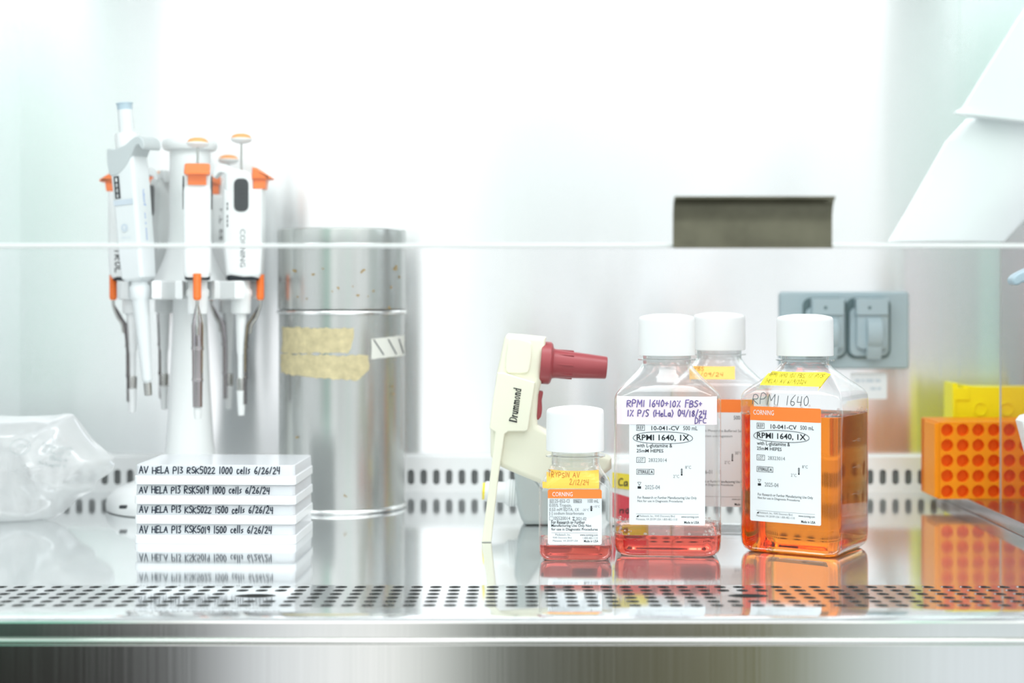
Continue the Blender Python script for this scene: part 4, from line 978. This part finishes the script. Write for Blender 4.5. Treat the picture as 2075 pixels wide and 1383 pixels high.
b = MB(); b.lathe([(.0074, .0283), (.0072, .0305), (0, .0308)], 24, 0, q); b.build('nozzle_insert', 'tape_yellow', gl, ang=40)
b = MB(); b.prism([L(*p) for p in [(1068, 946), (1096, 958), (1100, 990), (1094, 984)]], -.0188, -.0150, .0008); b.build('side_panel', 'white', gl, ang=40)

# ------------------------------------------------------------------ white tube box with bright tape, behind the pink-taped bottle
tb = thing('tape_dispenser', 'white block wrapped in yellow and red tape behind the pink-taped bottle', 'tape', (W(1275, 0, 1.345).x, 1.345, 0), math.radians(6))
tb.name = 'taped_block'; tb['category'] = 'block'
bb = MB(); bb.box(-.0190, .0150, -.014, .014, 0, .0560, .005, 0, 3); bb.build('body', 'white', tb, ang=40)
prb = ray_project(bb)
D = Decal()
D.grid(0, 0, 1, 1, 10, 4, 0, .0004, lambda u, v: (-.0165 + .030 * u, .0330 + .013 * v - .004 * u)); D.hand('Ca', -.0120, .0345, -.0030, .0065, .0009, 2, .0008)
D.grid(0, 0, 1, 1, 10, 4, 1, .0004, lambda u, v: (-.0180 + .030 * u, .0085 + .021 * v - .009 * u)); D.hand('no', -.0110, .0110, -.0010, .0065, .0009, 2, .0008)
D.build('tape', ['tape_yellow', 'tape_red', 'ink'], tb, prb)

# ================================================================== TUBE RACKS AT THE RIGHT
pt = thing('steel_tray', 'low steel platform under the orange rack at the right edge', 'tray', (.0, 0, 0))
b = MB(); b.box(.412, .526, 1.10, 1.535, 0, .0112, .0010); b.build('plate', 'tray', pt)
pt.location = (0, 0, 0)
RYf = 1.424; rx0 = W(1901, 0, RYf).x; rz0 = .0114
rk = thing('tube_rack', 'orange tube rack standing on edge on the low steel platform, round holes facing out', 'tube rack', (rx0, RYf, rz0))
RP_ = 31.6 / F * RYf; rows, cols = 5, 8; top = .0690
marg = .0012
zsp = .0690 / 5
rkf = slot_panel(cols, rows, RP_, zsp, (.0114, .0114), set(), lambda u, v, w: Vector((marg + u, -w, v)), .002)
rkf.build('front_face', 'rack_orange', rk, ang=40)
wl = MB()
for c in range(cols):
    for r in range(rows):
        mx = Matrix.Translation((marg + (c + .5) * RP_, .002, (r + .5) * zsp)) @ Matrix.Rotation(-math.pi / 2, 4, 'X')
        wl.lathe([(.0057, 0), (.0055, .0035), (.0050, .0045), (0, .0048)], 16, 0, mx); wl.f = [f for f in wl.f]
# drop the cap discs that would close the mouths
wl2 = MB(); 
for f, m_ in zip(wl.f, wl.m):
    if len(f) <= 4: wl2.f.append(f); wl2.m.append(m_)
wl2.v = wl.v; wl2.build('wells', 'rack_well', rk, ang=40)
b = MB(); Wd = marg * 2 + cols * RP_; Dp = .060
b.box(0, Wd, .040, Dp, 0, .0690, .0015); b.box(0, .0012, .0005, Dp - .001, 0, .0690, .0004); b.box(0, Wd, .0002, Dp - .001, .0679, .0692, .0004); b.box(0, Wd, .0002, Dp - .001, -.0002, .0011, .0004)
b.build('frame', 'rack_orange', rk, ang=40)
b = MB(); b.box(-.0032, .0012, -.001, Dp * .62, .0010, .0682, .0012, 0, 3); b.build('end_flange', 'rack_orange', rk, ang=40)
YYf = 1.500; yx0 = W(1930, 0, YYf).x
yr = thing('tube_rack', 'bright yellow rack behind the orange rack, a notch in its top edge', 'tube rack', (yx0, YYf, .0114))
zt_ = W(0, 783, YYf).z - .0114
b = MB(); b.prism([(0, 0), (.095, 0), (.095, zt_ - .0005), (.028, zt_ - .0002), (.022, zt_), (.0120, zt_ + .0015), (.0100, zt_ + .0015), (.0100, zt_ - .0025), (.0055, zt_ - .0025), (.0050, zt_ + .0035), (0, zt_ + .0035)], 0, .030, .0008); b.build('body', 'rack_yellow', yr, ang=40)
b = MB(); b.box(.0002, .0160, -.0012, .001, zt_ - .0130, zt_ - .0010, .0006); b.box(.0004, .0030, -.0016, .001, .004, zt_ - .013, .0006); b.build('corner_rib', 'rack_yellow', yr, ang=40)
b = MB()
for px, py in ((1986, 828), (2040, 828)):
    v = W(px, py, YYf); mx = Matrix.Translation((v.x - yx0, 0, v.z - .0114)) @ Matrix.Rotation(math.pi / 2, 4, 'X')
    b.lathe([(.0064, -.001), (.0064, .0010), (.0055, .0010), (.0055, -.0008)], 28, 0, mx)
b.build('ring_boss', 'rack_yellow', yr, ang=40)
# clear divider standing on the platform in front of the racks
xa_ = W(2029, 0, 1.402).x
ac = thing('clear_panel', 'clear acrylic panel standing upright in front of the orange rack', 'panel', (xa_, 1.402, .0112))
b = MB(); b.box(0, .085, 0, .003, 0, .2700, .0); b.build('sheet', 'acrylic', ac, smooth=False)
b = MB(); b.box(-.0006, .0, -.0001, .0031, 0, .2700, .0); b.build('edge', 'acrylic_edge', ac, smooth=False)

# ================================================================== OUTLET AND STICKER ON THE BACK WALL
def WW(px, py): v = W(px, py, YB - .006); return v.x, v.z
ox, oz = WW(1712, 669)
ol = thing('power_outlet', 'blue-grey wall outlet with two hinged covers on the back wall', 'outlet', (ox, YB, oz))
def O(px, py): a = WW(px, py); return (a[0] - ox, a[1] - oz)
def obox(mb, px0, py0, px1, py1, y0, y1, bev=.001):
    a = O(px0, py1); b_ = O(px1, py0); mb.box(a[0], b_[0], -y1, -y0, a[1], b_[1], bev, 0, 3)
b = MB(); obox(b, 1581, 591, 1842, 747, 0.0, .0080, .0028); b.build('cover_plate', 'outlet', ol, ang=40)
for dx in (0, -88.5):
    b = MB(); a = O(1714 + dx, 725); c_ = O(1803 + dx, 603); b.prism(rrect(a[0], a[1], c_[0], c_[1], .008, 6), -.0100, -.0078, .0006); gk = b.build('gasket', 'outlet_dark', ol, ang=40)
    b = MB(); a = O(1719 + dx, 721); c_ = O(1798 + dx, 622); b.prism(rrect(a[0], a[1], c_[0], c_[1], .0075, 6), -.0135, -.0080, .0014); b.build('bezel', 'outlet', ol, ang=40)
    b = MB(); a = O(1731 + dx, 706); c_ = O(1793 + dx, 606); b.prism(rrect(a[0], a[1], c_[0], c_[1], .005, 5), -.0195, -.0130, .0016); cv = b.build('flip_cover', 'outlet', ol, ang=40)
    b = MB(); obox(b, 1729 + dx, 604, 1793 + dx, 638, .0100, .0220, .0010); b.build('hinge', 'outlet', cv, ang=40)
    b = MB(); q = O(1755 + dx, 623); b.lathe([(.0017, -.0005), (.0017, .0003), (0, .0003)], 16, 0, Matrix.Translation((q[0], -.0220, q[1])) @ Matrix.Rotation(math.pi / 2, 4, 'X')); b.build('pin_hole', 'outlet_dark', cv)
    a = O(1750 + dx, 726); c_ = O(1779 + dx, 642); zz = [c_[1] + (a[1] - c_[1]) * k for k in (0, .12, .3, .5, .66, .68, .86, 1)]
    yy = [-.0200, -.0245, -.0275, -.0275, -.0240, -.0225, -.0215, -.0180]
    b = MB(); b.loft([[Vector((a[0], y, z)), Vector((c_[0], y, z)), Vector((c_[0], -.0185, z)), Vector((a[0], -.0185, z))] for y, z in zip(yy, zz)]); b.build('latch_tab', 'outlet', cv, ang=50)
a = W(1723, 808, YB); c_ = W(1797, 755, YB)
sk = thing('sticker', 'white printed sticker on the back wall just under the outlet', 'sticker', ((a.x + c_.x) / 2, YB, (a.z + c_.z) / 2))
hw, hh = (c_.x - a.x) / 2, (c_.z - a.z) / 2
b = MB(); b.prism(rrect(-hw, -hh, hw, hh, .0016), -.0003, 0); b.build('paper', 'paper', sk, ang=40)
D = Decal(); [D.seg((-hw * .75 + hw * u, z), (-hw * .75 + hw * (u + w), z), hh * .22, 0, .0003) for u, w, z in ((0, .28, hh * .4), (.36, .16, hh * .4), (.6, .42, hh * .4), (1.1, .3, hh * .4), (.85, .3, -hh * .2), (1.22, .2, -hh * .2))]
D.build('print', 'palegrey', sk, flat_project(-.0003))

# ================================================================== BAG AT THE LEFT
BY = 1.372
bx = W(95, 0, BY).x
bag = thing('plastic_bag', 'crumpled clear plastic bag with faint grey print at the left edge', 'bag', (bx, BY, 0))
sil = [(-120, 850), (-40, 846), (40, 848), (110, 846), (132, 843), (150, 846), (166, 866), (190, 898), (212, 918), (232, 938), (226, 962), (196, 984), (190, 1000), (160, 1018), (128, 1048), (100, 1062), (50, 1073), (0, 1074), (-70, 1070), (-130, 1040), (-150, 950)]
sp_ = smooth_pts([(W(px, py, BY).x - bx, W(px, py, BY - .03).z) for px, py in sil], 4)
cxm = W(40, 0, BY).x - bx; czm = .046
bm_ = MB(); NR = 14; NA = len(sp_); vs_ = []; fs = []
def crumple(x, z):
    n1 = noise.noise(Vector((x * 34, z * 34, 2.1))); n2 = abs(noise.noise(Vector((x * 26 + z * 22, z * 20 - x * 30, 7.7)))); n3 = abs(noise.noise(Vector((x * 70, z * 60, 4.2))))
    return .010 * n1 + .014 * (.5 - n2) + .006 * (.5 - n3)
for side in (-1, 1):
    base = len(vs_)
    for j in range(NR + 1):
        r = j / NR
        for k in range(NA):
            x = cxm + (sp_[k][0] - cxm) * (1 - r); z = czm + (sp_[k][1] - czm) * (1 - r)
            dpt = .034 * math.sqrt(max(0, 1 - (1 - r) ** 2.6)) + (crumple(x, z + side * .3) * min(1, r * 3.5))
            vs_.append(Vector((x, side * dpt, max(z, .0006))))
    for j in range(NR):
        for k in range(NA):
            k2 = (k + 1) % NA; fs.append([base + j * NA + k, base + j * NA + k2, base + (j + 1) * NA + k2, base + (j + 1) * NA + k])
bm_.add(vs_, fs); 
bag_o = bm_.build('film', 'bag', bag, ang=70)
b = MB(); b.tube(smooth_pts([(W(px, py, BY).x - bx, -.004 + .003 * math.sin(i), W(px, py, BY).z) for i, (px, py) in enumerate([(30, 905), (80, 872), (118, 858), (148, 846), (172, 876), (205, 914), (234, 940)])], 4, False), .0009, 8); b.build('seam', 'plate_lid', bag)
prg = ray_project(bm_)
D = Decal()
def brot(px, py, ang):
    o_ = W(px, py, BY - .035); ca, sa = math.cos(ang), math.sin(ang)
    return lambda a, b_: (o_.x - bx + a * ca - b_ * sa, o_.z + a * sa + b_ * ca)
for s_, px, py, w in (('Corning Incorp', 84, 905, 56), ('Corning, NY 14', 86, 917, 52), ('Made in', 104, 930, 30), ('Packaged in', 82, 940, 50)):
    D.text(s_, 0, 0, w / F * BY, .0040, 0, .0006, .0, brot(px, py, math.radians(-11)))
D.path([brot(42, 905, 0)(.0085 * math.cos(a), .0065 * math.sin(a)) for a in [math.radians(18 * k) for k in range(21)]], .0005, 0, .0006)
D.text('STERILE', 0, 0, .010, .0025, 0, .0006, 0, brot(34, 906, 0))
D.build('print', 'grey', bag, prg)

# ================================================================== THINGS CUT BY THE RIGHT EDGE
# slanted white solid added behind the sash in place of a glass reflection
dr = thing('white_glare', 'large blurred white sleeve slanting down, added behind the sash glass to stand for its reflection at the upper right', 'glare', (0, 0, 0))
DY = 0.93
def glare(pts, y, th, bulge):
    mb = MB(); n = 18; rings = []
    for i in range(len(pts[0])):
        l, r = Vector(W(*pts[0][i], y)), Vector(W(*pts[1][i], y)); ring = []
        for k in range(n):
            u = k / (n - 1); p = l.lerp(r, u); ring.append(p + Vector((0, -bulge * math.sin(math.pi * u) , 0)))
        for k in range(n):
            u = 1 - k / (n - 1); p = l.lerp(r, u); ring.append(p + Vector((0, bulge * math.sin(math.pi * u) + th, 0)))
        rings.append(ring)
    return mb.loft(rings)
top_o = Vector(W(2120, -80, DY))
glare(([(2140, -75), (2060, 45), (1985, 165), (1955, 215), (1935, 228)], [(2520, -75), (2480, 45), (2420, 165), (2380, 240), (2360, 300)]), DY, .004, .016).build('upper_glare', 'glare_white', dr, ang=60)
glare(([(1962, 240), (1920, 285), (1880, 355), (1840, 425), (1802, 489)], [(2330, 240), (2240, 300), (2170, 370), (2090, 430), (2035, 489)]), DY + .012, .004, .014).build('lower_glare', 'glare_white', dr, ang=60)
# tip of another instrument reaching in from the right
hx = thing('pipette', 'pale blue-grey finger hook and white edge of an instrument cut off by the right edge', 'pipette', (W(2100, 0, 1.30).x, 1.30, 0))
def Hk(px, py): v = W(px, py, 1.30); return (v.x - hx.location.x, v.z)
b = MB(); b.prism([Hk(*p) for p in smooth_pts([(2046, 566), (2052, 557), (2066, 549), (2084, 541), (2110, 534), (2112, 560), (2084, 570), (2066, 573), (2060, 577), (2050, 577)], 3)], -.008, .008, .0022); b.build('finger_hook', 'bluegrey', hx, ang=50)
b = MB(); b.prism([Hk(*p) for p in [(2064, 852), (2072, 842), (2110, 832), (2110, 1010), (2078, 905)]], -.010, .010, .002); b.build('housing', 'white', hx, ang=40)
b = MB(); b.prism([Hk(*p) for p in [(2100, 520), (2150, 520), (2150, 1064), (2100, 1064)]], -.010, .010, .002); b.build('handle', 'white', hx, ang=40)
